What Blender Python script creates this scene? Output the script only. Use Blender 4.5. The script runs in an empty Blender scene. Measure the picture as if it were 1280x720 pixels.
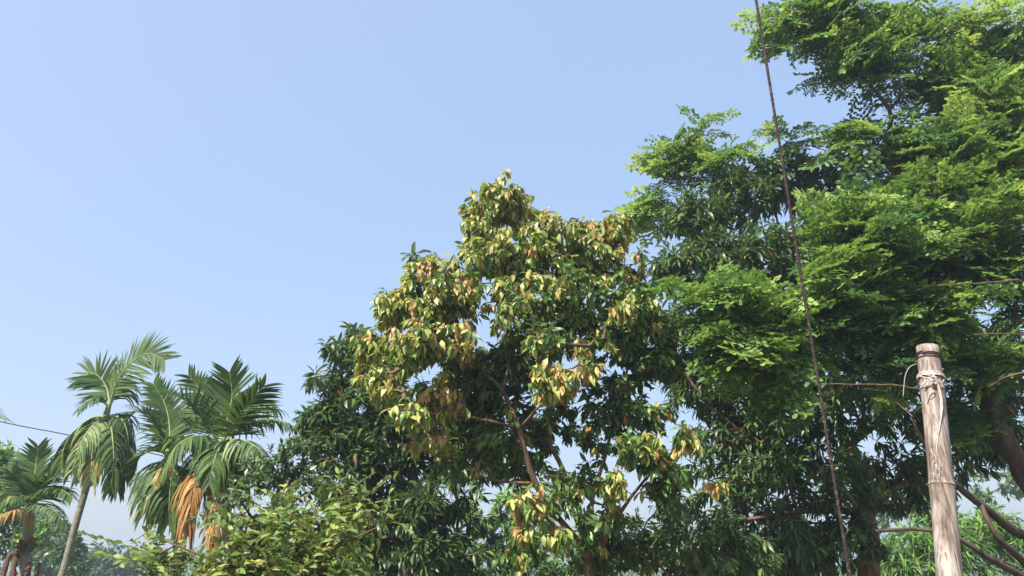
import bpy, math, random
import numpy as np
from mathutils import Vector, Matrix

# ---------------------------------------------------------------- camera, sky, sun, exposure
scene = bpy.context.scene
col = scene.collection
PITCH, CAM_H, FPX = math.radians(20.0), 1.6, 960.0
cam_d = bpy.data.cameras.new('camera')
cam_d.sensor_width, cam_d.lens = 36.0, 36.0 * FPX / 1280.0
cam_d.clip_start, cam_d.clip_end = 0.05, 4000
cam = bpy.data.objects.new('camera', cam_d)
cam.location = (0, 0, CAM_H)
cam.rotation_euler = (math.pi / 2 + PITCH, 0, 0)
col.objects.link(cam)
scene.camera = cam

SUN_EL, SUN_AZ = math.radians(52), math.radians(-140)     # azimuth measured from +Y, clockwise: behind the camera, to its left
world = bpy.data.worlds.new('World')
scene.world = world
world.use_nodes = True
wn = world.node_tree
wn.nodes.clear()
sky = wn.nodes.new('ShaderNodeTexSky')
sky.sky_type = 'NISHITA'
sky.sun_disc = False
sky.sun_elevation = SUN_EL
sky.sun_rotation = SUN_AZ
sky.altitude = 0
sky.air_density, sky.dust_density, sky.ozone_density = 1.0, 5.0, 7.0
flat = wn.nodes.new('ShaderNodeGamma')                    # a humid, milky sky: little difference between zenith and horizon
flat.inputs['Gamma'].default_value = 0.3
hue = wn.nodes.new('ShaderNodeHueSaturation')
hue.inputs['Saturation'].default_value, hue.inputs['Value'].default_value = 1.79, 2.18
hue.inputs['Hue'].default_value = 0.509
bg = wn.nodes.new('ShaderNodeBackground')
bg.inputs['Strength'].default_value = 0.15
wo = wn.nodes.new('ShaderNodeOutputWorld')
wn.links.new(sky.outputs[0], flat.inputs[0])
wn.links.new(flat.outputs[0], hue.inputs['Color'])
wn.links.new(hue.outputs[0], bg.inputs[0])
wn.links.new(bg.outputs[0], wo.inputs[0])

sun_d = bpy.data.lights.new('sun', 'SUN')
sun_d.energy, sun_d.angle, sun_d.color = 4.9, math.radians(0.55), (1.0, 0.945, 0.86)
sun = bpy.data.objects.new('sun', sun_d)
to_sun = Vector((math.sin(SUN_AZ) * math.cos(SUN_EL), math.cos(SUN_AZ) * math.cos(SUN_EL), math.sin(SUN_EL)))
sun.rotation_euler = to_sun.to_track_quat('Z', 'Y').to_euler()
sun.location = to_sun * 60
col.objects.link(sun)

scene.view_settings.view_transform = 'Standard'
scene.view_settings.look = 'None'
scene.view_settings.exposure = 1.1
scene.view_settings.gamma = 1.0
scene.view_settings.use_curve_mapping = False
scene.cycles.max_bounces = 6
scene.cycles.diffuse_bounces = 3
scene.cycles.transmission_bounces = 4
scene.cycles.glossy_bounces = 2
scene.cycles.volume_bounces = 0
scene.cycles.use_denoising = True
scene.cycles.use_adaptive_sampling = False
scene.cycles.denoising_prefilter = 'NONE'

# ---------------------------------------------------------------- helpers
rng = np.random.default_rng(11)
random.seed(11)
CP, SP = math.cos(PITCH), math.sin(PITCH)

def P(px, py, d):
    """The point at ground distance d seen along photograph pixel (px, py)."""
    x, u = (px - 640) / FPX, (360 - py) / FPX
    k = d / (CP - u * SP)
    return np.array((x * k, d, CAM_H + (SP + u * CP) * k))

def project(pts):
    q = np.asarray(pts, float) - np.array((0, 0, CAM_H))
    dep = q[:, 1] * CP + q[:, 2] * SP
    up = -q[:, 1] * SP + q[:, 2] * CP
    return 640 + FPX * q[:, 0] / dep, 360 - FPX * up / dep, dep

def unit(v):
    v = np.asarray(v, float)
    return v / np.maximum(np.linalg.norm(v, axis=-1, keepdims=True), 1e-9)

def link(o, parent=None):
    col.objects.link(o)
    if parent is not None:
        o.parent = parent
    return o

def tag(o, label=None, cat=None, group=None, kind=None):
    for k, v in (('label', label), ('category', cat), ('group', group), ('kind', kind)):
        if v:
            o[k] = v
    return o

def root(name, loc, label, cat, group=None):
    o = bpy.data.objects.new(name, None)
    o.empty_display_size = 0.2
    o.location = tuple(float(c) for c in loc)
    return tag(link(o), label, cat, group)

def mesh_from(name, V, F, mats, parent=None, off=(0, 0, 0), uv=None, mat_idx=None, smooth=True, kind=None):
    """V (n,3) world points; F a list of faces, or an (m,k) array."""
    me = bpy.data.meshes.new(name)
    V = np.asarray(V, float) - np.asarray(off, float)
    if isinstance(F, np.ndarray):
        k = F.shape[1]
        me.vertices.add(len(V)); me.vertices.foreach_set('co', V.ravel())
        me.loops.add(F.size); me.loops.foreach_set('vertex_index', F.ravel().astype(np.int32))
        me.polygons.add(len(F))
        me.polygons.foreach_set('loop_start', np.arange(0, F.size, k, dtype=np.int32))
        me.update(calc_edges=True)
    else:
        me.from_pydata(V.tolist(), [], F)
        me.update()
    if uv is not None:
        li = np.empty(len(me.loops), np.int32)
        me.loops.foreach_get('vertex_index', li)
        u = me.uv_layers.new(name='UVMap')
        u.data.foreach_set('uv', np.asarray(uv, float)[li].ravel())
    for m in (mats if isinstance(mats, (list, tuple)) else [mats]):
        me.materials.append(m)
    if mat_idx is not None:
        me.polygons.foreach_set('material_index', np.asarray(mat_idx, np.int32))
    if smooth:
        me.polygons.foreach_set('use_smooth', np.ones(len(me.polygons), bool))
    o = bpy.data.objects.new(name, me)
    link(o, parent)
    if kind:
        o['kind'] = kind
    return o

def frames(pts):
    """Tangent and two normals along a polyline."""
    pts = np.asarray(pts, float)
    t = np.gradient(pts, axis=0)
    t = unit(t)
    ref = np.array((0.31, 0.77, 0.55))
    n = []
    a = unit(np.cross(t[0], ref))
    for k in range(len(pts)):
        a = unit(a - t[k] * np.dot(a, t[k]))
        n.append(a)
    n = np.array(n)
    return t, n, np.cross(t, n)

def tube(pts, radii, sides=6, cap=True, wob=0.0):
    pts = np.asarray(pts, float)
    radii = np.broadcast_to(np.asarray(radii, float), (len(pts),))
    t, n, b = frames(pts)
    ang = np.arange(sides) * 2 * math.pi / sides
    r = radii[:, None] * (1 + (rng.normal(0, wob, (len(pts), sides)) if wob else 0))
    V = pts[:, None] + r[..., None] * (np.cos(ang)[None, :, None] * n[:, None] + np.sin(ang)[None, :, None] * b[:, None])
    V = V.reshape(-1, 3)
    F = []
    for i in range(len(pts) - 1):
        for j in range(sides):
            k = (j + 1) % sides
            F.append((i * sides + j, i * sides + k, (i + 1) * sides + k, (i + 1) * sides + j))
    if cap:
        F.append(tuple(range(sides - 1, -1, -1)))
        F.append(tuple((len(pts) - 1) * sides + j for j in range(sides)))
    return V, F

def join(parts):
    Vs, Fs, o = [], [], 0
    for V, F in parts:
        Vs.append(V)
        Fs += [tuple(i + o for i in f) for f in F]
        o += len(V)
    return np.concatenate(Vs), Fs

def smooth_line(pts, step=0.15, wig=0.0):
    """Catmull-Rom through pts, resampled."""
    pts = np.asarray(pts, float)
    p = np.vstack((2 * pts[0] - pts[1], pts, 2 * pts[-1] - pts[-2]))
    out = []
    for i in range(1, len(p) - 2):
        L = np.linalg.norm(p[i + 1] - p[i])
        n = max(2, int(L / step))
        for s in np.linspace(0, 1, n, endpoint=False):
            a, b, c, d = p[i - 1], p[i], p[i + 1], p[i + 2]
            out.append(0.5 * (2 * b + (c - a) * s + (2 * a - 5 * b + 4 * c - d) * s * s + (3 * b - a - 3 * c + d) * s ** 3))
    out.append(pts[-1])
    out = np.array(out)
    if wig:
        w = rng.normal(0, wig, out.shape); w[0] = w[-1] = 0
        out += w
    return out

# ---------------------------------------------------------------- materials
def nodes_of(name):
    m = bpy.data.materials.new(name)
    m.use_nodes = True
    nt = m.node_tree
    nt.nodes.clear()
    return m, nt, lambda t, **k: new_node(nt, t, k)

def new_node(nt, t, k):
    n = nt.nodes.new(t)
    for a, v in k.items():
        setattr(n, a, v)
    return n

def ramp(n, stops):
    cr = n.color_ramp
    while len(cr.elements) < len(stops):
        cr.elements.new(0.5)
    for e, (p, c) in zip(cr.elements, stops):
        e.position = p
        e.color = (*c, 1)

def leaf_mat(name, stops, rough=0.42, transl=0.28, spec=0.45, back=0.35, mottle=None, rib=0.3):
    m, nt, N = nodes_of(name)
    L = nt.links.new
    geo = N('ShaderNodeNewGeometry')
    info = N('ShaderNodeObjectInfo')
    add = N('ShaderNodeMath', operation='ADD')
    L(geo.outputs['Random Per Island'], add.inputs[0]); L(info.outputs['Random'], add.inputs[1])
    fr = N('ShaderNodeMath', operation='FRACT'); L(add.outputs[0], fr.inputs[0])
    rp = N('ShaderNodeValToRGB'); ramp(rp, stops); L(fr.outputs[0], rp.inputs[0])
    c = rp.outputs[0]
    if mottle:
        tc = N('ShaderNodeTexCoord')
        no = N('ShaderNodeTexNoise'); no.inputs['Scale'].default_value = mottle[1]; no.inputs['Detail'].default_value = 3
        L(tc.outputs['Object'], no.inputs['Vector'])
        mr = N('ShaderNodeMapRange'); mr.inputs[1].default_value = 0.48; mr.inputs[2].default_value = 0.66
        mr.inputs[4].default_value = mottle[2]
        L(no.outputs[0], mr.inputs[0])
        mx = N('ShaderNodeMix', data_type='RGBA'); L(mr.outputs[0], mx.inputs['Factor'])
        L(c, mx.inputs['A']); mx.inputs['B'].default_value = (*mottle[0], 1)
        c = mx.outputs['Result']
    if rib:
        uv = N('ShaderNodeUVMap'); uv.uv_map = 'UVMap'
        sx = N('ShaderNodeSeparateXYZ'); L(uv.outputs[0], sx.inputs[0])
        ab = N('ShaderNodeMath', operation='ABSOLUTE'); L(sx.outputs[1], ab.inputs[0])
        r1 = N('ShaderNodeMapRange'); r1.inputs[1].default_value = 0.02; r1.inputs[2].default_value = 0.16
        r1.inputs[3].default_value = rib; r1.inputs[4].default_value = 0.0
        L(ab.outputs[0], r1.inputs[0])
        mx = N('ShaderNodeMix', data_type='RGBA'); L(r1.outputs[0], mx.inputs['Factor'])
        L(c, mx.inputs['A']); mx.inputs['B'].default_value = (0.42, 0.46, 0.17, 1)
        c = mx.outputs['Result']
    if back:
        mb = N('ShaderNodeMath', operation='MULTIPLY'); L(geo.outputs['Backfacing'], mb.inputs[0]); mb.inputs[1].default_value = back
        mx = N('ShaderNodeMix', data_type='RGBA'); L(mb.outputs[0], mx.inputs['Factor'])
        L(c, mx.inputs['A']); mx.inputs['B'].default_value = (0.15, 0.21, 0.09, 1)
        c = mx.outputs['Result']
    pr = N('ShaderNodeBsdfPrincipled')
    pr.inputs['Roughness'].default_value = rough
    pr.inputs['Specular IOR Level'].default_value = spec
    L(c, pr.inputs['Base Color'])
    tr = N('ShaderNodeBsdfTranslucent')
    hs = N('ShaderNodeHueSaturation'); hs.inputs['Saturation'].default_value = 1.15; hs.inputs['Value'].default_value = 1.5
    hs.inputs['Hue'].default_value = 0.485
    L(c, hs.inputs['Color']); L(hs.outputs[0], tr.inputs[0])
    ms = N('ShaderNodeMixShader'); ms.inputs[0].default_value = transl
    L(pr.outputs[0], ms.inputs[1]); L(tr.outputs[0], ms.inputs[2])
    out = N('ShaderNodeOutputMaterial'); L(ms.outputs[0], out.inputs[0])
    return m

def bark_mat(name, c0, c1, scale=9, stretch=0.25, rough=0.9, bump=0.5, c2=None):
    m, nt, N = nodes_of(name)
    L = nt.links.new
    tc = N('ShaderNodeTexCoord'); mp = N('ShaderNodeMapping'); mp.inputs['Scale'].default_value = (1, 1, stretch)
    L(tc.outputs['Object'], mp.inputs[0])
    no = N('ShaderNodeTexNoise'); no.inputs['Scale'].default_value = scale; no.inputs['Detail'].default_value = 7; no.inputs['Roughness'].default_value = 0.65
    L(mp.outputs[0], no.inputs['Vector'])
    rp = N('ShaderNodeValToRGB')
    ramp(rp, [(0.3, c0), (0.68, c1)] if c2 is None else [(0.3, c0), (0.55, c1), (0.72, c2)])
    L(no.outputs[0], rp.inputs[0])
    pr = N('ShaderNodeBsdfPrincipled'); pr.inputs['Roughness'].default_value = rough
    pr.inputs['Specular IOR Level'].default_value = 0.2
    L(rp.outputs[0], pr.inputs['Base Color'])
    bp = N('ShaderNodeBump'); bp.inputs['Strength'].default_value = bump; bp.inputs['Distance'].default_value = 0.02
    L(no.outputs[0], bp.inputs['Height']); L(bp.outputs[0], pr.inputs['Normal'])
    out = N('ShaderNodeOutputMaterial'); L(pr.outputs[0], out.inputs[0])
    return m

M = {}
M['mango'] = leaf_mat('mango_leaf', [(0, (0.024, 0.058, 0.013)), (0.5, (0.042, 0.096, 0.02)), (0.9, (0.072, 0.14, 0.028)), (1, (0.12, 0.18, 0.045))], 0.4, 0.24, 0.38)
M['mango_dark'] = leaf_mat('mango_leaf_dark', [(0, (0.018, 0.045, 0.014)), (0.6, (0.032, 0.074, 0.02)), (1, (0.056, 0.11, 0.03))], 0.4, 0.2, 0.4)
M['mango_light'] = leaf_mat('mango_leaf_light', [(0, (0.06, 0.14, 0.024)), (0.6, (0.1, 0.2, 0.035)), (1, (0.17, 0.26, 0.06))], 0.38, 0.28, 0.45)
M['young'] = leaf_mat('young_mango_leaf', [(0, (0.19, 0.28, 0.05)), (0.4, (0.31, 0.37, 0.085)), (0.75, (0.43, 0.44, 0.14)), (1, (0.5, 0.43, 0.2))], 0.42, 0.32, 0.4, 0.2, ((0.42, 0.26, 0.09), 9, 0.45))
M['bronze'] = leaf_mat('bronze_mango_leaf', [(0, (0.42, 0.25, 0.09)), (0.5, (0.5, 0.32, 0.13)), (1, (0.44, 0.36, 0.11))], 0.45, 0.3, 0.4, 0.15, ((0.2, 0.085, 0.035), 9, 0.6))
M['dry'] = leaf_mat('dry_leaf', [(0, (0.16, 0.07, 0.03)), (1, (0.34, 0.17, 0.065))], 0.7, 0.15, 0.2, 0.1)
M['rain'] = leaf_mat('rain_tree_leaflet', [(0, (0.05, 0.115, 0.022)), (0.45, (0.095, 0.19, 0.034)), (0.85, (0.15, 0.255, 0.05)), (1, (0.22, 0.3, 0.075))], 0.5, 0.42, 0.35, 0.25, None, 0)
M['rain_dark'] = leaf_mat('rain_tree_leaflet_dark', [(0, (0.03, 0.085, 0.022)), (1, (0.06, 0.14, 0.034))], 0.5, 0.36, 0.35, 0.25, None, 0)  # darker green leaflets, most frequent in the DK clumps
M['rain_new_backlit'] = leaf_mat('rain_tree_leaflet_new_backlit', [(0, (0.2, 0.31, 0.065)), (1, (0.33, 0.42, 0.12))], 0.5, 0.42, 0.3, 0.2, None, 0)  # young leaflets; also colours in the back-lit look of the rear clump
M['guava'] = leaf_mat('guava_leaf', [(0, (0.05, 0.1, 0.022)), (0.5, (0.105, 0.165, 0.035)), (0.85, (0.18, 0.23, 0.055)), (1, (0.24, 0.22, 0.07))], 0.48, 0.26, 0.3, 0.35)
M['guava_new'] = leaf_mat('guava_leaf_new', [(0, (0.23, 0.29, 0.06)), (1, (0.36, 0.35, 0.1))], 0.45, 0.33, 0.4, 0.3)
M['shrub'] = leaf_mat('shrub_leaf', [(0, (0.03, 0.075, 0.022)), (1, (0.06, 0.13, 0.033))], 0.38, 0.2, 0.5)
M['bright'] = leaf_mat('bright_leaf', [(0, (0.075, 0.19, 0.03)), (0.6, (0.13, 0.27, 0.045)), (1, (0.22, 0.35, 0.07))], 0.5, 0.35, 0.3, 0.2)
M['far'] = leaf_mat('distant_leaf', [(0, (0.045, 0.1, 0.03)), (1, (0.1, 0.17, 0.055))], 0.6, 0.25, 0.2, 0.2)
M['palm'] = leaf_mat('palm_leaflet', [(0, (0.028, 0.062, 0.017)), (0.6, (0.05, 0.1, 0.026)), (1, (0.09, 0.145, 0.038))], 0.6, 0.2, 0.18, 0.12, None, 0.12)
M['palm_light'] = leaf_mat('palm_leaflet_light', [(0, (0.11, 0.17, 0.055)), (1, (0.24, 0.28, 0.11))], 0.52, 0.25, 0.3, 0.3, None, 0.15)
M['palm_yellow'] = leaf_mat('palm_leaflet_yellowing', [(0, (0.24, 0.23, 0.06)), (1, (0.4, 0.31, 0.12))], 0.5, 0.3, 0.3, 0.1, None, 0.15)
M['palm_dry'] = leaf_mat('palm_leaflet_dry', [(0, (0.26, 0.125, 0.035)), (0.6, (0.38, 0.2, 0.055)), (1, (0.4, 0.27, 0.1))], 0.6, 0.25, 0.2, 0.0, None, 0)
M['bark'] = bark_mat('mango_bark', (0.055, 0.034, 0.024), (0.17, 0.105, 0.072), 11)
M['bark_red'] = bark_mat('reddish_bark', (0.04, 0.022, 0.016), (0.16, 0.095, 0.062), 16, .25, .9, .8, (0.24, 0.18, 0.13))
M['bark_dark'] = bark_mat('dark_bark', (0.028, 0.022, 0.018), (0.1, 0.072, 0.052), 9)
M['twig'] = bark_mat('twig_bark', (0.075, 0.05, 0.035), (0.17, 0.12, 0.08), 20, 1, 0.85, 0.2)
M['rain_bark'] = bark_mat('rain_tree_bark', (0.035, 0.025, 0.02), (0.12, 0.085, 0.065), 10)
M['dry_wood'] = bark_mat('dry_stick', (0.07, 0.045, 0.03), (0.19, 0.12, 0.08), 24, 1, 0.8, 0.2)
M['palm_trunk'] = bark_mat('palm_trunk_bark', (0.11, 0.1, 0.075), (0.29, 0.265, 0.21), 14, 2.0, 0.9, 0.4)
M['shaft'] = bark_mat('crownshaft_skin', (0.12, 0.17, 0.06), (0.24, 0.28, 0.11), 6, 0.3, 0.5, 0.1)
M['rachis'] = bark_mat('frond_rachis', (0.16, 0.2, 0.07), (0.3, 0.32, 0.13), 10, 1, 0.5, 0.1)
M['sheath'] = bark_mat('old_sheath', (0.035, 0.018, 0.013), (0.14, 0.066, 0.044), 14, 0.3, 0.85, 0.4)
M['fruit'] = bark_mat('areca_fruit', (0.06, 0.04, 0.018), (0.16, 0.12, 0.045), 14, 1, 0.6, 0.1)

# ---------------------------------------------------------------- the setting
def ground():
    m, nt, N = nodes_of('field_ground')
    L = nt.links.new
    tc = N('ShaderNodeTexCoord')
    n1 = N('ShaderNodeTexNoise'); n1.inputs['Scale'].default_value = 0.35; n1.inputs['Detail'].default_value = 8
    L(tc.outputs['Object'], n1.inputs['Vector'])
    rp = N('ShaderNodeValToRGB'); ramp(rp, [(0.35, (0.05, 0.075, 0.022)), (0.5, (0.085, 0.1, 0.035)), (0.66, (0.16, 0.12, 0.075))])
    L(n1.outputs[0], rp.inputs[0])
    pr = N('ShaderNodeBsdfPrincipled'); pr.inputs['Roughness'].default_value = 0.95; pr.inputs['Specular IOR Level'].default_value = 0.1
    L(rp.outputs[0], pr.inputs['Base Color'])
    n2 = N('ShaderNodeTexNoise'); n2.inputs['Scale'].default_value = 12; n2.inputs['Detail'].default_value = 6
    L(tc.outputs['Object'], n2.inputs['Vector'])
    bp = N('ShaderNodeBump'); bp.inputs['Strength'].default_value = 0.6; bp.inputs['Distance'].default_value = 0.05
    L(n2.outputs[0], bp.inputs['Height']); L(bp.outputs[0], pr.inputs['Normal'])
    out = N('ShaderNodeOutputMaterial'); L(pr.outputs[0], out.inputs[0])
    # fine cells near the camera, coarse ones out to the horizon, with low swells
    ax = np.concatenate((-np.geomspace(900, 30, 14), np.linspace(-28, 28, 29), np.geomspace(30, 900, 14)))
    X, Y = np.meshgrid(ax, ax, indexing='ij')
    Z = 0.04 * np.sin(X * 0.7 + 1.3) * np.sin(Y * 0.6) + 0.03 * np.sin(X * 1.9 + Y * 1.3)
    V = np.stack((X, Y, Z), -1).reshape(-1, 3)
    n = len(ax)
    i, j = np.meshgrid(np.arange(n - 1), np.arange(n - 1), indexing='ij')
    a = (i * n + j).ravel()
    o = mesh_from('ground', V, np.stack((a, a + n, a + n + 1, a + 1), 1), m)
    tag(o, 'grassy earth under the trees', kind='structure')
ground()

# ---------------------------------------------------------------- leaves
def blade(seg=4, width=0.26, droop=0.35, fold=0.25, wave=0.0, peak=0.42, twist=0.0):
    """A unit-length leaf along +X, upper face +Z: midrib and two rims; returns V, quads, uv."""
    xs = np.linspace(0, 1, seg + 1)
    w = width * 0.5 * np.maximum(0.03, np.where(xs < peak, np.sin(xs / peak * math.pi / 2) ** 0.9, np.cos((xs - peak) / (1 - peak) * math.pi / 2) ** 1.1))
    V, uv = [], []
    a = droop * 1.9
    for k, x in enumerate(xs):
        th = a * x
        cx = math.sin(th) / a if abs(a) > 1e-3 else x
        cz = -(1 - math.cos(th)) / a if abs(a) > 1e-3 else 0
        nx, nz = math.sin(th), math.cos(th)
        wv = wave * math.sin(k * 2.1)
        tw = twist * x
        for s in (-1, 0, 1):
            h = abs(s) * w[k] * (fold + wv * s)
            y = s * w[k] * math.cos(tw)
            h += s * w[k] * math.sin(tw)
            V.append((cx + nx * h, y, cz + nz * h)); uv.append((x, s))
    F = []
    for k in range(seg):
        b = k * 3
        F += [(b, b + 3, b + 4, b + 1), (b + 1, b + 4, b + 5, b + 2)]
    return np.array(V), np.array(F), np.array(uv)

def compound(pairs=5, leaflets=6, spread=0.62):
    """A twice-pinnate leaf of unit length: rachis, pinnae and oblong leaflets."""
    Vs, Fs, us = [], [], []
    def leaflet(p, d, n, L, W):
        d = unit(d); y = unit(np.cross(n, d)); o = sum(len(v) for v in Vs)
        k = n * W * .1
        Vs.append(np.array([p, p + d * L * .22 - y * W * .44 + k, p + d * L * .74 - y * W * .46 + k, p + d * L, p + d * L * .74 + y * W * .46 + k, p + d * L * .22 + y * W * .44 + k]))
        Fs.append(np.array((o, o + 1, o + 2, o + 3))); Fs.append(np.array((o, o + 3, o + 4, o + 5)))
        us.append(np.array([(0, 0), (.2, -1), (.7, -1), (1, 0), (.7, 1), (.2, 1)]))
    def stick(a, b, w):
        d = unit(b - a); y = unit(np.cross((0, 0, 1), d)); o = sum(len(v) for v in Vs)
        Vs.append(np.array([a - y * w, a + y * w, b + y * w * .6, b - y * w * .6])); Fs.append(np.array((o, o + 3, o + 2, o + 1))); us.append(np.zeros((4, 2)))
    bend = lambda x: np.array((x, 0, -0.22 * x * x))
    for k in range(5):
        stick(bend(k / 5), bend((k + 1) / 5), 0.006)
    for k in range(pairs):
        x = 0.22 + 0.74 * k / (pairs - 1)
        base = bend(x)
        plen = spread * (0.62 + 0.38 * math.sin(math.pi * (0.25 + 0.6 * k / (pairs - 1)))) * rng.uniform(.9, 1.1)
        for s in (-1, 1):
            ang = math.radians(58 - 26 * k / (pairs - 1)) * s
            d = np.array((math.cos(ang), math.sin(ang), -0.14 + rng.normal(0, .06)))
            tip = base + d * plen
            stick(base, tip, 0.004)
            for j in range(leaflets):
                t = 0.16 + 0.82 * j / (leaflets - 1)
                p = base + d * plen * t + np.array((0, 0, -0.1 * t * t * plen))
                for q in (-1, 1):
                    a2 = ang + q * math.radians(62 - 14 * t)
                    dd = np.array((math.cos(a2), math.sin(a2), -0.12 + rng.normal(0, .25)))
                    n = unit(np.array((rng.normal(0, .35), rng.normal(0, .35), 1)))
                    leaflet(p, dd, n, 0.2 * (0.75 + 0.4 * t), 0.125 * (0.8 + .3 * t))
    return np.concatenate(Vs), np.array(Fs), np.concatenate(us)

SHAPE = {
    'mango': [blade(3, 0.25, d, f, w, 0.45, t) for d, f, w, t in ((.3, .3, .05, .2), (.45, .22, .1, -.3), (.2, .35, .05, .35), (.6, .25, .12, 0), (.38, .15, .16, -.2))],
    'broad': [blade(5, 0.34, d, f, w, 0.48, t) for d, f, w, t in ((.35, .25, .3, .3), (.6, .2, .4, -.35), (.2, .3, .25, .5), (.75, .3, .4, 0), (.45, .12, .5, -.5))],
    'guava': [blade(3, 0.46, d, f, .05, 0.5, t) for d, f, t in ((.2, .3, .1), (.35, .25, -.2), (.1, .4, .2))],
    'simple': [blade(2, 0.4, .3, .25), blade(2, 0.34, .45, .3), blade(2, 0.46, .2, .2)],
    'narrow': [blade(3, 0.13, .4, .2), blade(3, 0.1, .6, .2), blade(3, 0.15, .2, .25)],
    'compound': [compound(4, 4), compound(3, 5), compound(4, 5), compound(3, 4)],
}

class Leaves:
    """The leaves of one plant: a placement, a shape and a material each."""
    def __init__(self, shape, mats):
        self.shape, self.mats = shape, mats
        self.p, self.d, self.u, self.s, self.v, self.m = [], [], [], [], [], []
    def add(self, p, d, up, size, mat):
        self.p.append(p); self.d.append(d); self.u.append(up); self.s.append(size)
        self.v.append(int(rng.integers(len(SHAPE[self.shape])))); self.m.append(mat)
    def close(self):
        self.p, self.s = np.array(self.p), np.array(self.s)
        self.v, self.m = np.array(self.v), np.array(self.m)
        X = unit(np.array(self.d)); U = np.array(self.u)
        Z = unit(U - X * (X * U).sum(1, keepdims=True) + 1e-6)
        Y = np.cross(Z, X)
        self.R = np.stack((X, Y, Z), 2)                     # columns are the leaf's axes
        self.mid = self.p + X * self.s[:, None] * 0.5

PLANTS = []      # (root, Leaves, how many leaves become objects of their own, part name)

def finish_leaves():
    """Nearest seen leaves become parts of their own; the rest of each plant is one foliage part."""
    cell = 7
    W, H = 1280 // cell + 1, 720 // cell + 1
    zb = np.full((H, W), 1e9)
    proj = []
    for rt, lv, n, nm in PLANTS:
        tips = lv.p + lv.R[:, :, 0] * lv.s[:, None] * 0.85
        x, y, d = project(lv.mid)
        for q in (lv.mid, tips):
            a, b, c = project(q)
            ok = (a >= 0) & (a < 1280) & (b >= 0) & (b < 720)
            np.minimum.at(zb, ((b[ok] // cell).astype(int), (a[ok] // cell).astype(int)), c[ok])
        proj.append((x, y, d))
    for (rt, lv, n, nm), (x, y, d) in zip(PLANTS, proj):
        sel = np.zeros(len(lv.p), bool)
        if n:
            ok = (x >= 4) & (x < 1276) & (y >= 4) & (y < 716)
            front = np.zeros(len(x), bool)
            front[ok] = d[ok] <= zb[(y[ok] // cell).astype(int), (x[ok] // cell).astype(int)] + 0.12
            view = unit(lv.mid - np.array((0, 0, CAM_H)))
            face = np.abs((lv.R[:, :, 2] * view).sum(1)) + 0.25
            score = np.where(front, lv.s / d * face, 0)
            best = np.argsort(-score)[:n]
            sel[best[score[best] > 0]] = True
        base = np.array(rt.location)
        cache = {}
        for i in np.nonzero(sel)[0]:
            key = (lv.v[i], lv.m[i])
            if key not in cache:
                V, F, uv = SHAPE[lv.shape][lv.v[i]]
                o = mesh_from(nm, V, F, M[lv.mats[lv.m[i]]], None, uv=uv)
                cache[key] = o.data
                bpy.data.objects.remove(o)
            o = bpy.data.objects.new(nm, cache[key])
            link(o, rt)
            Mx = np.eye(4); Mx[:3, :3] = lv.R[i] * lv.s[i]; Mx[:3, 3] = lv.p[i] - base
            o.matrix_local = Matrix(Mx.tolist())
        Vs, Fs, us, ms, off = [], [], [], [], 0
        for k, (V, F, uv) in enumerate(SHAPE[lv.shape]):
            idx = np.nonzero(~sel & (lv.v == k))[0]
            if not len(idx):
                continue
            A = lv.R[idx] * lv.s[idx][:, None, None]
            W3 = np.einsum('nij,vj->nvi', A, V) + (lv.p[idx] - base)[:, None]
            Vs.append(W3.reshape(-1, 3))
            Fs.append((F[None] + (np.arange(len(idx)) * len(V))[:, None, None] + off).reshape(-1, F.shape[1]))
            us.append(np.tile(uv, (len(idx), 1)))
            ms.append(np.repeat(lv.m[idx], len(F)))
            off += len(idx) * len(V)
        mesh_from('foliage', np.concatenate(Vs), np.concatenate(Fs), [M[k] for k in lv.mats], rt,
                  uv=np.concatenate(us), mat_idx=np.concatenate(ms), kind='stuff')

# ---------------------------------------------------------------- growing a tree
class Skeleton:
    def __init__(self):
        self.pos, self.par, self.plen, self.fixed = [], [], [], []
        self.chains = []
    def limb(self, pts, attach=None):
        idx = []
        prev = -1 if attach is None else attach
        for q in pts:
            self.pos.append(q); self.par.append(prev)
            self.plen.append(0 if prev < 0 else self.plen[prev] + np.linalg.norm(q - self.pos[prev]))
            self.fixed.append(True)
            prev = len(self.pos) - 1
            idx.append(prev)
        return idx
    def grow(self, tips, bow=0.1, step=0.22, bias=0.12, skip=0):
        fixed = np.array(self.pos)
        d0 = np.min(np.linalg.norm(tips[:, None] - fixed[None, skip:], axis=2), axis=1)
        ends = {}
        for k in np.argsort(d0):
            t = tips[k]
            A = np.array(self.pos)[skip:]
            dist = np.linalg.norm(A - t, axis=1)
            # twigs rise: reaching down from a higher point costs more
            cost = dist + bias * np.array(self.plen)[skip:] + 0.5 * np.maximum(0, A[:, 2] - t[2] - 0.1)
            a = int(np.argmin(cost)) + skip
            p0 = self.pos[a]
            L = np.linalg.norm(t - p0)
            n = max(2, int(L / step))
            mid = (p0 + t) / 2 + rng.normal(0, 0.06 * L, 3) + np.array((0, 0, bow * L))
            prev, ch = a, [a]
            for s in np.linspace(0, 1, n + 1)[1:]:
                q = (1 - s) ** 2 * p0 + 2 * s * (1 - s) * mid + s * s * t + (rng.normal(0, 0.015, 3) if s < 1 else 0)
                self.pos.append(q); self.par.append(prev)
                self.plen.append(self.plen[prev] + np.linalg.norm(q - self.pos[prev])); self.fixed.append(False)
                prev = len(self.pos) - 1
                ch.append(prev)
            self.chains.append(ch)
            ends[k] = ch
        return ends
    def radii(self, rt=0.004, ex=0.44):
        cnt = np.zeros(len(self.pos))
        for ch in self.chains:
            cnt[ch[-1]] = 1
        for i in range(len(self.pos) - 1, -1, -1):
            if self.par[i] >= 0:
                cnt[self.par[i]] += cnt[i]
        return rt * np.maximum(cnt, 1) ** ex

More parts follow.
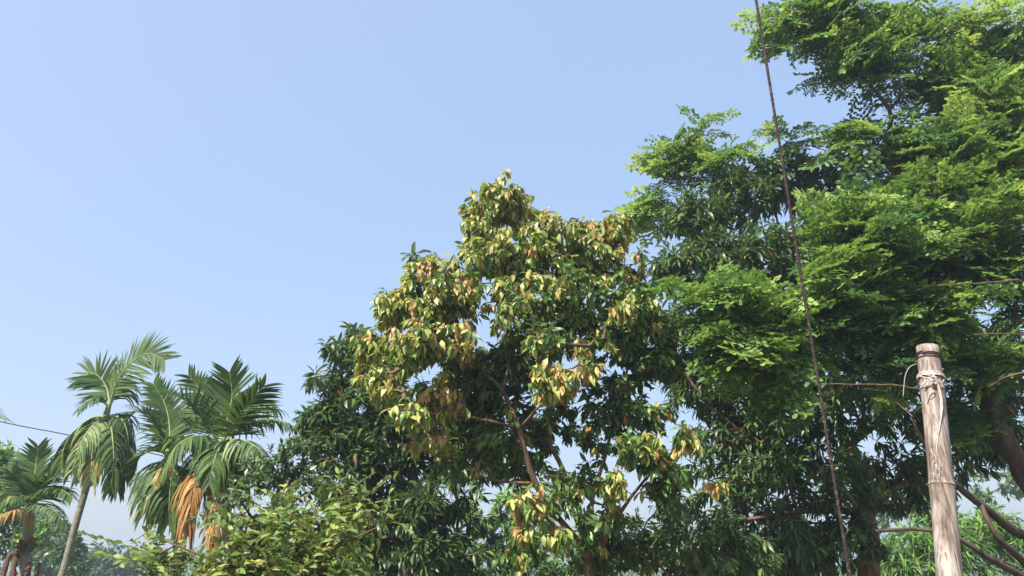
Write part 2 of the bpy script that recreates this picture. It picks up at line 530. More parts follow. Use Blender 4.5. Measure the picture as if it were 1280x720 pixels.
def sample_blobs(blobs, n, d0, flat=0.8, shell=0.45, over=0.12):
    """Points spread through ellipsoids given as (px, py, radius in px, depth offset in m, weight, tone)."""
    w = np.array([b[2] ** 2 * b[4] for b in blobs], float); w /= w.sum()
    pts, tone, outw = [], [], []
    for k in rng.choice(len(blobs), n, p=w):
        px, py, r, dz, _, tn = blobs[k]
        c = P(px, py, d0 + dz)
        R = r / FPX * project(c[None])[2][0]
        v = unit(rng.normal(0, 1, 3))
        rad = R * (shell + (1 - shell) * rng.random() ** 0.5) if rng.random() < 0.75 else R * rng.random()
        if rng.random() < over:
            rad *= rng.uniform(1.1, 1.4)
        pts.append(c + v * rad * np.array((1, 1.1, flat)))
        tone.append(tn); outw.append(v)
    return np.array(pts), tone, np.array(outw)

def build_tree(name, label, cat, base, trunk, limbs, blobs, ntips, d0, leafer, bark, twig='twig', leaf_objs=250, part='leaf', group=None,
               flat=0.8, bow=0.1, rt=0.004, bias=0.12, wob=0.06, skip=3, over=0.12):
    """trunk: list of (px, py, d, radius); limbs: lists alike that start on the trunk. leafer(lv, tip, axis, outward, tone, chain points)."""
    rt_o = root(name, base, label, cat, group)
    sk = Skeleton()
    def line(rows):
        pts = np.array([P(a, b, c) if not isinstance(a, np.ndarray) else a for a, b, c, _ in rows])
        rad = np.array([r[3] for r in rows])
        q = smooth_line(pts, 0.16, 0.006)
        t0 = np.concatenate(([0], np.cumsum(np.linalg.norm(np.diff(pts, axis=0), axis=1)))); t0 /= t0[-1]
        t1 = np.concatenate(([0], np.cumsum(np.linalg.norm(np.diff(q, axis=0), axis=1)))); t1 /= t1[-1]
        return q, np.interp(t1, t0, rad)
    q, r = line([(np.array(base, float), 0, 0, trunk[0][3] * 1.35)] + trunk)
    q[0, 2] -= 0.05
    sk.limb(q)
    V, F = tube(q, r, 10, True, wob)
    mesh_from('trunk', V, F, M[bark], rt_o, base)
    for lm in limbs:
        q, r = line(lm)
        A = np.array(sk.pos); a = int(np.argmin(np.linalg.norm(A - q[0], axis=1)))
        q = np.vstack((A[a][None], q[1:]))
        sk.limb(q, a)
        V, F = tube(q, r, 7, True, wob)
        mesh_from('limb', V, F, M[bark], rt_o, base)
    tips, tone, outw = sample_blobs(blobs, ntips, d0, flat, over=over)
    ends = sk.grow(tips, bow, bias=bias, skip=skip)
    R = sk.radii(rt)
    parts = []
    pos = np.array(sk.pos)
    for ch in sk.chains:
        rr = R[ch].copy(); rr[0] = min(rr[0], rr[1] * 1.15)
        parts.append(tube(pos[ch], np.minimum(rr, 0.06), 5, False))
    V, F = join(parts)
    mesh_from('twigs', V, F, M[twig], rt_o, base, kind='stuff')
    mats, shape, fn = leafer
    lv = Leaves(shape, mats)
    for k in range(len(tips)):
        ch = ends[k]
        pts = pos[ch]
        ax = unit(pts[-1] - pts[-2])
        fn(lv, pts[-1], ax, outw[k], tone[k], pts)
    lv.close()
    PLANTS.append((rt_o, lv, leaf_objs, part))
    return rt_o

def perp(ax):
    a = unit(np.cross(ax, (0.3, 0.5, 0.81)))
    return a, np.cross(ax, a)

UP = np.array((0., 0., 1.))

def whorl(lv, tip, ax, n, size, mat, droop, open_, back=0.12, jit=0.25):
    """n leaves spiralling round the end of a twig."""
    a, b = perp(ax)
    ph = rng.random() * 6.28
    for i in range(n):
        f = i / max(1, n - 1)
        th = ph + i * 2.4
        rad = a * math.cos(th) + b * math.sin(th)
        op = open_ * (1.15 - 0.75 * f) + rng.normal(0, .12)
        d = unit(ax * math.cos(op) + rad * math.sin(op) + np.array((0, 0, -droop * rng.uniform(.6, 1.4))) + rng.normal(0, jit * .4, 3))
        up = UP * 0.9 + rad * 0.7 + rng.normal(0, jit, 3)
        lv.add(tip - ax * back * (1 - f), d, up, size * rng.uniform(.72, 1.15), mat if not callable(mat) else mat())

def pick(*pairs):
    ks, ps = zip(*pairs)
    return lambda: int(rng.choice(ks, p=np.array(ps) / sum(ps)))

# central tree: mature green inside, drooping pale flushes outside
def flush_leafer(lv, tip, ax, out, tone, pts):
    # materials: 0 mango 1 light 2 young 3 bronze 4 dry
    r = rng.random()
    ylw, brz = tone
    if r < ylw:
        whorl(lv, tip, unit(ax + UP * .3), int(rng.integers(9, 15)), 0.138, pick((2, .64), (1, .3), (3, .06)), 1.0, 1.35)
    elif r < ylw + brz:
        whorl(lv, tip, unit(ax + UP * .3), int(rng.integers(8, 13)), 0.138, pick((3, .6), (2, .4)), 1.4, 1.2)
    else:
        whorl(lv, tip, ax, int(rng.integers(8, 13)), 0.142, pick((0, .62), (1, .34), (4, .04)), 0.35, 1.3)
    if len(pts) > 3 and rng.random() < 0.55:
        whorl(lv, pts[-2], ax, int(rng.integers(4, 8)), 0.142, pick((0, .75), (1, .25)), 0.4, 1.4)

def mango_leafer(light=0.15, size=0.19, nmin=9, nmax=14, extra=0.7, droop=0.3):
    def fn(lv, tip, ax, out, tone, pts):
        # materials: 0 dark 1 mid 2 light 3 dry
        whorl(lv, tip, ax, int(rng.integers(nmin, nmax)), size, pick((0, .5), (1, .5 - light), (2, light), (3, .012)), droop, 1.35)
        if len(pts) > 3 and rng.random() < extra:
            whorl(lv, pts[-2], ax, int(rng.integers(5, 10)), size, pick((0, .7), (1, .3)), droop + .1, 1.45)
    return fn

def rain_leafer(lv, tip, ax, out, tone, pts):
    # a flat spray: leaves to both sides of the shoot, lying in a near-level plane; materials 0 rain 1 dark 2 new, also the back-lit paleness of the rear clump
    h = unit(np.array((ax[0], ax[1], ax[2] * 0.7)) + rng.normal(0, .3, 3))
    side = unit(np.cross(UP, h))
    n = int(rng.integers(4, 9))
    tn = tone[0]
    for i in range(n):
        s = 1 if i % 2 else -1
        f = i / (n - 1)
        p = tip - h * 0.34 * (1 - f) if len(pts) < 2 else tip - ax * 0.34 * (1 - f)
        ang = math.radians(70 - 45 * f) + rng.normal(0, .15)
        d = h * math.cos(ang) + side * s * math.sin(ang) + np.array((0, 0, rng.normal(-.05, .3)))
        mat = (2 if rng.random() < tone[1] and f > .5 else (1 if rng.random() < tn else 0))
        lv.add(p, d, UP * .9 + np.array(to_sun) * .8 + rng.normal(0, .5, 3), rng.uniform(.17, .42), mat)

def guava_leafer(lv, tip, ax, out, tone, pts):
    # opposite pairs along the shoot
    L = 0.46
    ax = unit(ax + UP * .55 + rng.normal(0, .2, 3))
    a = unit(np.cross(ax, UP) + rng.normal(0, .25, 3))
    n = 8
    for i in range(n):
        f = i / (n - 1)
        p = tip - ax * L * (1 - f)
        for s in (-1, 1):
            d = unit(a * s * (1 - .35 * f) + ax * (0.55 + .5 * f) + rng.normal(0, .14, 3) + np.array((0, 0, .1)))
            mat = 1 if (f > .55 and rng.random() < tone[1]) else 0
            lv.add(p, d, UP + ax * -.2 + rng.normal(0, .45, 3), rng.uniform(.074, .108) * (1.1 - .3 * f), mat)

def tuft_leafer(size, n0, n1, nm):
    def fn(lv, tip, ax, out, tone, pts):
        whorl(lv, tip, ax, int(rng.integers(n0, n1)), size, pick(*nm), 0.25, 1.3, 0.18 * size / .15, .4)
        if len(pts) > 3:
            whorl(lv, pts[-2], ax, int(rng.integers(n0 // 2, n1 // 2 + 1)), size, pick(*nm), 0.3, 1.4, 0.18, .4)
    return fn

def G(px, d):
    """Ground point under a pixel column."""
    q = P(px, 720, d)
    return np.array((q[0], d, 0.0))

# ---------------------------------------------------------------- trees and shrubs
def B(rows, tone=(0, 0)):
    """(px, py, r, depth offset[, weight[, tone]])"""
    return [(r[0], r[1], r[2], r[3], (r[4] if len(r) > 4 else 1.0) * (1.45 if len(r) > 5 and r[5] in YOUNG else 1.0), r[5] if len(r) > 5 else tone) for r in rows]

Y1, Y2, Y3, GR = (.86, .1), (.58, .27), (.2, .7), (.05, .04)
YOUNG = (Y1, Y2, Y3, (.6, .32), (.6, .3), (.35, .55), (.75, .2), (.5, .3), (.6, .35), (.75, .25))
build_tree('mango_tree', 'mango tree with drooping yellow and bronze young leaves over a dark interior', 'tree', G(742, 8.7),
    [(738, 760, 8.6, 0.0646), (733, 690, 8.6, 0.0532)],
    [[(733, 690, 8.6, 0.0456), (700, 650, 8.5, 0.0380), (668, 604, 8.4, 0.0327), (648, 537, 8.3, 0.0289), (629, 490, 8.3, 0.0228), (578, 438, 8.3, 0.0137), (535, 385, 8.3, 0.0076)],
     [(648, 537, 8.3, 0.0198), (600, 522, 8.1, 0.0152), (545, 518, 7.9, 0.0099), (505, 500, 7.8, 0.0061)],
     [(629, 490, 8.3, 0.0167), (640, 420, 8.4, 0.0122), (625, 330, 8.5, 0.0084), (628, 262, 8.5, 0.0046)],
     [(733, 690, 8.6, 0.0380), (706, 593, 8.8, 0.0274), (686, 540, 8.8, 0.0228), (700, 450, 8.7, 0.0167), (712, 360, 8.7, 0.0099), (720, 300, 8.7, 0.0053)],
     [(733, 690, 8.6, 0.0342), (742, 620, 8.8, 0.0251), (770, 520, 9.0, 0.0182), (790, 420, 9.0, 0.0114), (780, 320, 9.0, 0.0053)],
     [(733, 690, 8.6, 0.0304), (775, 640, 8.3, 0.0213), (815, 590, 8.1, 0.0137), (850, 555, 8.0, 0.0076)],
     [(700, 650, 8.5, 0.0228), (680, 640, 8.0, 0.0137), (665, 632, 7.7, 0.0076)],
     [(668, 604, 8.4, 0.0167), (610, 600, 8.6, 0.0122), (560, 575, 8.7, 0.0076)],
     [(648, 537, 8.3, 0.0167), (690, 490, 7.8, 0.0114), (690, 462, 7.4, 0.0061)]],
    B([(622, 248, 33, 0, 1.4, Y1), (655, 262, 28, .1, 1.2, Y1), (598, 285, 22, -.1, 1, Y1), (690, 278, 20, .1, 1, Y1), (592, 258, 14, 0, 1, Y1), (752, 332, 34, .2, 1.2, (.5, .1)), (730, 345, 30, .5, 1.2, GR), (800, 400, 30, .2, 1, (.2, .1)), (545, 395, 34, -.3, 1, Y2), (600, 318, 34, -.2, 1.1, Y1), (650, 312, 42, 0, 1, Y1), (715, 300, 36, .2, 1.1, Y1),
       (765, 288, 28, .3, 1.2, (.35, .55)), (790, 330, 24, .3, .8, (.3, .2)), (535, 345, 34, -.1, 1.2, (.6, .32)), (495, 385, 30, -.2, 1.2, (.6, .3)), (570, 365, 40, -.5, 1, Y2), (640, 380, 48, -.5, .8, (.3, .1)),
       (705, 365, 48, -.4, .9, (.35, .05)), (775, 375, 38, 0, .8, (.35, .05)), (468, 435, 26, -.3, 1.1, Y2), (520, 430, 38, -.7, .9, Y2), (570, 420, 30, -.6, .7, Y3), (740, 425, 34, -.5, .6, (.25, .1)),
       (690, 475, 26, -1.1, 1.3, (.75, .2)), (680, 425, 24, -1.0, .8, (.5, 0)), (510, 512, 18, -.9, 1.6, (.95, 0)), (480, 478, 28, -.5, .9, (.5, .3)), (550, 490, 34, -.4, .6, Y3), (736, 455, 14, -1.2, 1.2, (.1, .8)),
       (780, 385, 16, -.8, 1.2, (.9, .1)), (805, 440, 34, .2, .7, GR), (820, 510, 34, .1, .45, GR), (760, 480, 40, .3, .6, GR), (640, 450, 46, .3, 1.2, GR), (700, 410, 50, .4, 1.1, GR), (770, 420, 44, .4, 1.2, GR), (590, 470, 44, .3, 1.3, GR), (610, 505, 40, .7, 1.2, GR), (680, 530, 40, .8, .8, GR), (550, 500, 38, .5, 1.1, GR), (770, 500, 44, .8, .8, GR), (830, 450, 34, .5, 1.1, GR), (640, 590, 30, .7, .7, GR), (590, 540, 36, .5, 1, GR), (800, 370, 30, .4, .9, GR), (680, 340, 44, .3, .7, GR), (660, 560, 34, .4, .45, GR), (740, 550, 38, .4, .5, GR), (700, 510, 38, .5, .5, GR), (790, 520, 34, .4, .5, GR), (720, 600, 34, .4, .5, GR), (615, 545, 34, .1, .6, GR),
       (575, 570, 38, .1, .6, (.02, .12)), (540, 545, 28, -.2, .6, Y3), (662, 628, 22, -1.0, 1.8, (.6, .35)), (700, 668, 15, -1.0, 1.8, (.95, .05)), (655, 662, 12, -1.0, 1.6, (.7, .3)), (770, 600, 18, -.8, 1.4, (.75, .25)),
       (800, 560, 30, -.6, .9, (.1, .25)), (862, 552, 20, -.7, 1.3, (.1, .6)), (830, 595, 34, -.5, .8, GR), (700, 615, 34, -.3, .5, GR), (745, 650, 38, -.3, .5, GR), (650, 690, 30, -.6, .6, GR), (900, 606, 14, -.7, .8, (0, .4))]),
    2750, 8.5, (['mango', 'mango_light', 'young', 'bronze', 'dry'], 'broad', flush_leafer), 'bark_red', leaf_objs=290, bow=0.12, skip=6, rt=.0045, wob=.1)

build_tree('mango_tree', 'dark narrow leaved mango tree between the areca palms and the yellow flushed tree', 'tree', G(512, 11.2),
    [(511, 725, 11.2, .11), (514, 672, 11.2, .09), (518, 600, 11.2, .06), (505, 520, 11.2, .035), (480, 450, 11.2, .015)],
    [[(513, 690, 11.2, .06), (478, 662, 11.0, .045), (440, 620, 10.9, .025), (410, 560, 10.9, .012)],
     [(516, 640, 11.2, .05), (560, 590, 11.3, .03), (600, 540, 11.4, .014)],
     [(518, 600, 11.2, .04), (450, 540, 11.2, .025), (405, 490, 11.2, .012)]],
    B([(440, 436, 33, 0, 1.2), (408, 482, 30, 0, 1.2), (470, 455, 40, .1), (465, 500, 45, 0), (405, 525, 30, 0), (425, 560, 40, 0), (480, 555, 48, 0), (540, 545, 48, .3), (440, 610, 44, 0), (500, 610, 42, .2, .6), (560, 610, 45, .2, .6),
       (600, 570, 44, .5, .7), (540, 660, 40, .5, .5), (600, 650, 42, .5, .2), (470, 660, 40, .2, .7), (440, 690, 40, 0, .7), (515, 640, 34, -.5, .7), (535, 690, 32, -.5, .7), (560, 700, 40, .2, .6), (620, 700, 40, .3, .2)]),
    1300, 11.2, (['mango_dark', 'mango', 'mango_light', 'dry'], 'mango', mango_leafer(.06, .2)), 'bark_dark', leaf_objs=240, skip=8)

build_tree('mango_tree', 'tall dense dark green mango tree overlapped by feathery sprays behind the slanting cable', 'tree', G(1086, 11.2),
    [(1087, 720, 11.2, .15), (1084, 650, 11.2, .13), (1060, 560, 11.4, .10), (1020, 450, 11.6, .06), (985, 330, 11.6, .03), (965, 250, 11.6, .012)],
    [[(1070, 600, 11.3, .07), (960, 560, 11.2, .045), (880, 500, 11.1, .025), (840, 430, 11.1, .012)],
     [(1060, 560, 11.4, .06), (1130, 500, 11.3, .04), (1190, 460, 11.2, .02)],
     [(1030, 480, 11.5, .05), (940, 400, 11.3, .03), (880, 320, 11.2, .012)],
     [(1080, 640, 11.2, .06), (1000, 640, 10.8, .035), (930, 650, 10.6, .018)],
     [(1080, 630, 11.2, .06), (1140, 600, 11.2, .04), (1200, 570, 11.3, .02)]],
    B([(870, 275, 40, 0, 1.8), (925, 250, 44, .2, 1.8), (985, 228, 44, .3, 1.6), (1040, 222, 42, .4), (900, 330, 52, -.2, 1.5), (970, 320, 55, -.2, 1.5), (850, 335, 40, 0, 1.5), (838, 400, 38, 0, 1.4), (885, 420, 52, -.2), (960, 410, 55, -.2), (1040, 380, 58, 0), (1040, 300, 50, .2),
       (875, 480, 44, .2, .8), (930, 490, 50, .2, .8), (960, 520, 55, -.1), (1050, 500, 58, -.2), (890, 560, 45, .1, .9), (960, 600, 55, -.3), (1040, 600, 55, -.4), (900, 640, 44, -.4, .9), (980, 680, 52, -.5), (1050, 680, 45, -.5), (920, 700, 40, -.5), (1120, 500, 55, .2), (1130, 580, 45, .2),
       (1190, 530, 45, .5, 1.2), (1175, 590, 36, .6, 1), (1225, 565, 34, .9, 1), (1120, 620, 34, .3, 1), (1265, 550, 34, 1.1, .9), (1240, 520, 46, .8, .9), (1270, 480, 46, 1, .9), (1180, 440, 52, .5), (860, 470, 40, .3, .9), (910, 530, 48, .4, .9), (940, 450, 50, .5, .9), (990, 560, 50, .3, .9), (1100, 420, 55, .2), (1240, 440, 50, 1.0, .8), (1250, 330, 60, 1.2), (1170, 330, 60, .9), (1100, 260, 50, .6)]),
    3400, 11.3, (['mango_dark', 'mango', 'mango_light', 'dry'], 'mango', mango_leafer(.17, .2)), 'bark_red', leaf_objs=290, skip=8)

NW, MD, DK = (.08, .42), (.2, .2), (.5, .06)
rain = build_tree('rain_tree', 'tall feathery leaved tree with bright sprays spreading over the bamboo post', 'tree', G(1330, 10.2),
    [(1338, 760, 10.2, .17), (1318, 660, 10.2, .15), (1278, 590, 10.1, .12), (1232, 500, 10.0, .10), (1180, 380, 10.0, .075), (1130, 240, 10.1, .05), (1111, 165, 10.2, .034), (1112, 138, 10.2, .03), (1062, 76, 10.2, .014), (1030, 30, 10.2, .007)],
    [[(1113, 140, 10.2, .022), (1145, 90, 10.3, .014), (1165, 40, 10.3, .007)],
     [(1130, 240, 10.1, .034), (1190, 160, 10.4, .02), (1230, 90, 10.5, .01)],
     [(1180, 380, 10.0, .045), (1100, 340, 9.4, .026), (1060, 320, 9.0, .012)],
     [(1180, 390, 10.0, .045), (1060, 400, 9.3, .026), (960, 420, 8.8, .016), (900, 400, 8.6, .008)],
     [(1150, 300, 10.0, .04), (1010, 240, 12.2, .026), (900, 205, 12.4, .015), (840, 215, 12.4, .007)],
     [(1232, 500, 10.0, .05), (1270, 380, 9.8, .03), (1240, 260, 9.6, .014)],
     [(1318, 660, 10.2, .10), (1280, 669, 9.9, .06), (1224, 629, 9.5, .046), (1193, 604, 9.3, .036), (1165, 575, 9.1, .024), (1140, 520, 8.9, .012)],
     [(1320, 735, 10.2, .09), (1280, 704, 9.7, .046), (1244, 667, 9.4, .036), (1226, 631, 9.5, .03)],
     [(1330, 760, 10.2, .08), (1269, 716, 9.2, .042), (1222, 689, 8.9, .032), (1193, 669, 8.8, .024), (1140, 662, 8.8, .02), (1095, 664, 8.8, .018)]],
    B([(985, 35, 30, 0, 1.1, NW), (1030, 15, 38, 0, .8, MD), (1040, 65, 42, 0, .85, MD), (1080, 95, 40, 0, .8, DK), (1110, 40, 40, .2, .55, MD), (1150, 80, 40, .2, .55, DK), (1190, 25, 42, .2, .85, (0, .6)), (1240, 50, 44, .3, .85, (0, .55)), (1275, 90, 44, .3, 1, MD), (1190, 100, 40, .2, .9, MD), (1100, 155, 34, .3, .6, DK),
       (1240, 140, 50, -.1, 1, NW), (1265, 200, 50, -.2, 1, NW), (1200, 200, 48, -.3, 1, MD), (1150, 190, 40, 0, .9, MD), (1080, 190, 34, 0, .9, MD), (1065, 155, 18, -.2, 1.1, NW),
       (884, 160, 15, 1.4, 1.5, NW), (850, 202, 25, 1.6, 1.6, (0, .5)), (895, 210, 32, 1.5, 1.3, (0, .3)), (940, 180, 20, 1.2, 1.2, NW), (798, 262, 24, 1.9, 1.6, (0, .45)), (835, 272, 24, 1.8, 1, (0, .4)), (985, 182, 22, 1.0, .9, MD), (1025, 176, 22, .6, .8, MD),  # rear clump: back-lit, hazy paleness put into the leaflet colour
       (1060, 275, 34, -.9, 1.1, NW), (1090, 320, 44, -1.0, 1.1, MD), (1050, 340, 32, -1.2, 1, NW), (1130, 300, 40, -.6, 1, MD), (895, 380, 34, -1.4, 1.2, MD), (940, 400, 36, -1.3, 1.2, NW), (925, 440, 30, -1.4, 1.2, NW), (975, 445, 36, -1.2, 1, MD), (960, 485, 24, -1.2, .8, MD), (1010, 400, 34, -1.0, .9, MD),
       (1060, 390, 40, -1.0, 1, MD), (1110, 380, 44, -.9, 1, MD), (1170, 260, 50, -.4, 1, NW), (1230, 280, 50, -.5, 1, MD), (1200, 330, 48, -.4, 1, DK), (1265, 350, 44, -.3, .8, DK), (1190, 395, 26, -1.0, 1.1, MD), (1150, 395, 22, -1.0, 1.1, NW), (1230, 450, 40, -.5, .7, DK), (1120, 440, 40, -.8, .8, DK), (1215, 530, 26, -.2, .5, DK), (1090, 470, 34, -.8, .6, DK)]),
    570, 10.1, (['rain', 'rain_dark', 'rain_new_backlit'], 'compound', rain_leafer), 'rain_bark', leaf_objs=290, flat=.95, over=.22, bow=0.06, part='compound_leaf', skip=10, bias=.08)

GN, GD = (0, .5), (0, .2)
build_tree('guava_shrub', 'guava shrub with paired pale green leaves in front of the dry orange frond', 'shrub', G(330, 6.2),
    [(330, 770, 6.2, .04), (345, 725, 6.2, .03)],
    [[(340, 740, 6.2, .02), (300, 712, 6.1, .014), (245, 692, 6.0, .008), (195, 670, 6.0, .004)],
     [(345, 725, 6.2, .02), (352, 660, 6.2, .013), (360, 600, 6.3, .007)],
     [(345, 725, 6.2, .018), (390, 670, 6.1, .012), (430, 620, 6.1, .008), (470, 590, 6.1, .004)],
     [(345, 730, 6.2, .016), (410, 690, 5.8, .01), (470, 660, 5.7, .005)]],
    B([(185, 676, 20, 0, 1, GD), (205, 694, 30, 0, 1, GD), (215, 712, 26, -.1, 1, GD), (255, 716, 18, -.1, 1, GD), (305, 665, 34, 0, 1, GN), (325, 656, 22, .2, 1, GN), (355, 636, 24, .2, .9, GN), (365, 608, 10, .2, 1.2, GN), (400, 640, 24, .1, .9, GN), (345, 678, 40, 0, 1, GN), (400, 674, 38, -.1, .9, GN),
       (440, 630, 24, 0, 1, GN), (470, 602, 10, 0, 1.2, GN), (420, 590, 8, 0, 1.2, GN), (450, 660, 32, -.2, .9, GN), (480, 630, 18, -.2, .8, GN), (300, 705, 50, -.1, 1, GN), (370, 705, 50, -.1, 1, GN), (430, 700, 40, -.2, .8, GD)]),
    235, 6.1, (['guava', 'guava_new'], 'guava', guava_leafer), 'bark', leaf_objs=290, rt=.0025, bow=.08, skip=2)

build_tree('citrus_shrub', 'dark glossy small leaved shrub between the areca cluster and the guava', 'shrub', G(340, 9.0),
    [(342, 740, 9, .05), (345, 660, 9, .035), (350, 600, 9, .015)], [[(344, 690, 9, .025), (310, 640, 9, .015), (295, 610, 9, .007)]],
    B([(370, 560, 26, 0), (340, 585, 34, 0), (305, 605, 26, 0), (380, 600, 30, 0), (330, 640, 40, 0, .7), (275, 640, 26, 0, .8), (350, 690, 40, 0, .5), (395, 560, 20, .2)]),
    190, 9.0, (['shrub', 'mango_dark'], 'simple', tuft_leafer(.11, 9, 14, [(0, .8), (1, .2)])), 'bark_dark', leaf_objs=0)

# understory in the shade between the stems
build_tree('understory_shrub', 'low shaded shrub with dusty drooping leaves below the dense dark mango', 'shrub', G(850, 8.6),
    [(850, 760, 8.6, .03), (845, 710, 8.6, .022)], [[(848, 730, 8.6, .015), (880, 690, 8.5, .01), (905, 655, 8.4, .005)], [(846, 725, 8.6, .015), (800, 690, 8.6, .01), (770, 665, 8.7, .005)]],
    B([(905, 655, 30, -.1), (880, 695, 40, 0), (820, 680, 36, .1), (770, 680, 36, .2), (840, 630, 26, .1, .8), (940, 690, 30, 0), (720, 700, 26, .2, .7)]),
    150, 8.6, (['mango', 'mango_dark', 'mango_light', 'dry'], 'mango', mango_leafer(.08, .17, 8, 12, .4, .45)), 'bark', leaf_objs=120, skip=2)

# bright growth seen through the gaps, beyond the mango trees
def bush(name, label, px, d, blobs, n, mats, size, shape='simple', cat='shrub', bark='bark_dark', group=None, r0=.08, nn=(8, 13), top=None, weights=None):
    ty = top if top is not None else min(b[1] for b in blobs) + 20
    tx = np.mean([b[0] for b in blobs])
    d = float(d)
    tr = [(px, 735, d, r0), ((px + tx) / 2, (735 + ty) / 2, d, r0 * .6), (tx, ty, d, r0 * .2)]
    return build_tree(name, label, cat, G(px, d), tr, [], B(blobs), n, d,
                      (mats, shape, tuft_leafer(size, nn[0], nn[1], weights or [(k, 1) for k in range(len(mats))])), bark, leaf_objs=0, group=group, skip=2, rt=.004 * max(1, size / .15))

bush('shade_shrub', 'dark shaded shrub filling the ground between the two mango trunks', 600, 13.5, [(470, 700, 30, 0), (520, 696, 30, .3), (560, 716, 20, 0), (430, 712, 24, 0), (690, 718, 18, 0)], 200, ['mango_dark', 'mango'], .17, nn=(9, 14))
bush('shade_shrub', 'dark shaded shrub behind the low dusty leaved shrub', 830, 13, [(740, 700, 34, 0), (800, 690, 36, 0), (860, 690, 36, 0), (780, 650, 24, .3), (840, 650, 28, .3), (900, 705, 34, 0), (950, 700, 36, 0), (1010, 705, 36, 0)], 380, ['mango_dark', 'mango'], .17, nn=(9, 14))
bush('litchi_bush', 'bright green bush glowing through the gap under the yellow flushed tree', 640, 19, [(640, 632, 26, 0), (600, 660, 30, 0), (660, 670, 36, 0), (700, 690, 36, .3), (615, 705, 34, 0), (560, 690, 30, .5), (750, 700, 34, .5), (690, 640, 20, .6), (530, 670, 26, .5), (580, 640, 20, .5)], 360, ['bright', 'far'], .22, weights=[(0, .8), (1, .2)])
bush('bamboo_thicket', 'bright yellow green bamboo thicket beyond the bamboo post', 1180, 21, [(1130, 690, 34, 0), (1170, 665, 28, .3), (1215, 665, 30, .3), (1250, 660, 28, .5), (1200, 700, 36, 0), (1270, 690, 34, .3), (1110, 710, 26, .2), (1150, 640, 16, .8)], 330, ['bright', 'far'], .42, 'narrow', nn=(10, 16), weights=[(0, .7), (1, .3)])
bush('hedge_tree', 'hazy feathery tree far behind the slanting limbs near the post', 1265, 45, [(1235, 590, 16, 0), (1270, 605, 22, 0), (1225, 620, 16, 0), (1300, 570, 30, 0), (1240, 650, 26, 0), (1150, 625, 20, 1), (1100, 640, 24, 1), (1190, 650, 22, 1)], 200, ['far', 'rain'], .5, cat='tree', nn=(7, 11))
bush('roadside_tree', 'bright green tree rising behind the small areca palm', -10, 21, [(-5, 566, 22, 0), (8, 590, 20, 0), (4, 615, 24, 0), (-30, 600, 40, 0), (0, 640, 34, 0), (20, 625, 14, 0), (-20, 680, 40, 0), (45, 670, 22, 0)], 420, ['bright', 'far'], .2, cat='tree', weights=[(0, .55), (1, .45)])
bush('spreading_tree', 'hazy spreading tree with layered crown beyond the areca palms', 62, 50, [(58, 650, 16, 0), (46, 664, 16, 0), (72, 660, 12, 0), (60, 684, 22, 0), (30, 645, 16, 0), (38, 690, 22, 0), (64, 705, 20, 0)], 340, ['far'], .46, cat='tree', r0=.2)
bush('conical_tree', 'small conical tree standing beside the leaning areca trunk', 88, 36, [(90, 664, 9, 0), (86, 676, 13, 0), (93, 688, 14, 0), (80, 698, 16, 0), (100, 706, 14, 0)], 170, ['far', 'shrub'], .33, cat='tree', r0=.13)
bush('bushy_tree', 'pale grey green bushy tree far behind the leaning areca trunk', 130, 66, [(120, 692, 14, 0), (140, 688, 13, 0), (112, 700, 12, 0), (128, 708, 20, 0), (155, 705, 20, 1), (175, 700, 20, 1), (108, 712, 14, 0), (200, 705, 20, 1)], 300, ['far'], .55, cat='tree', r0=.15)
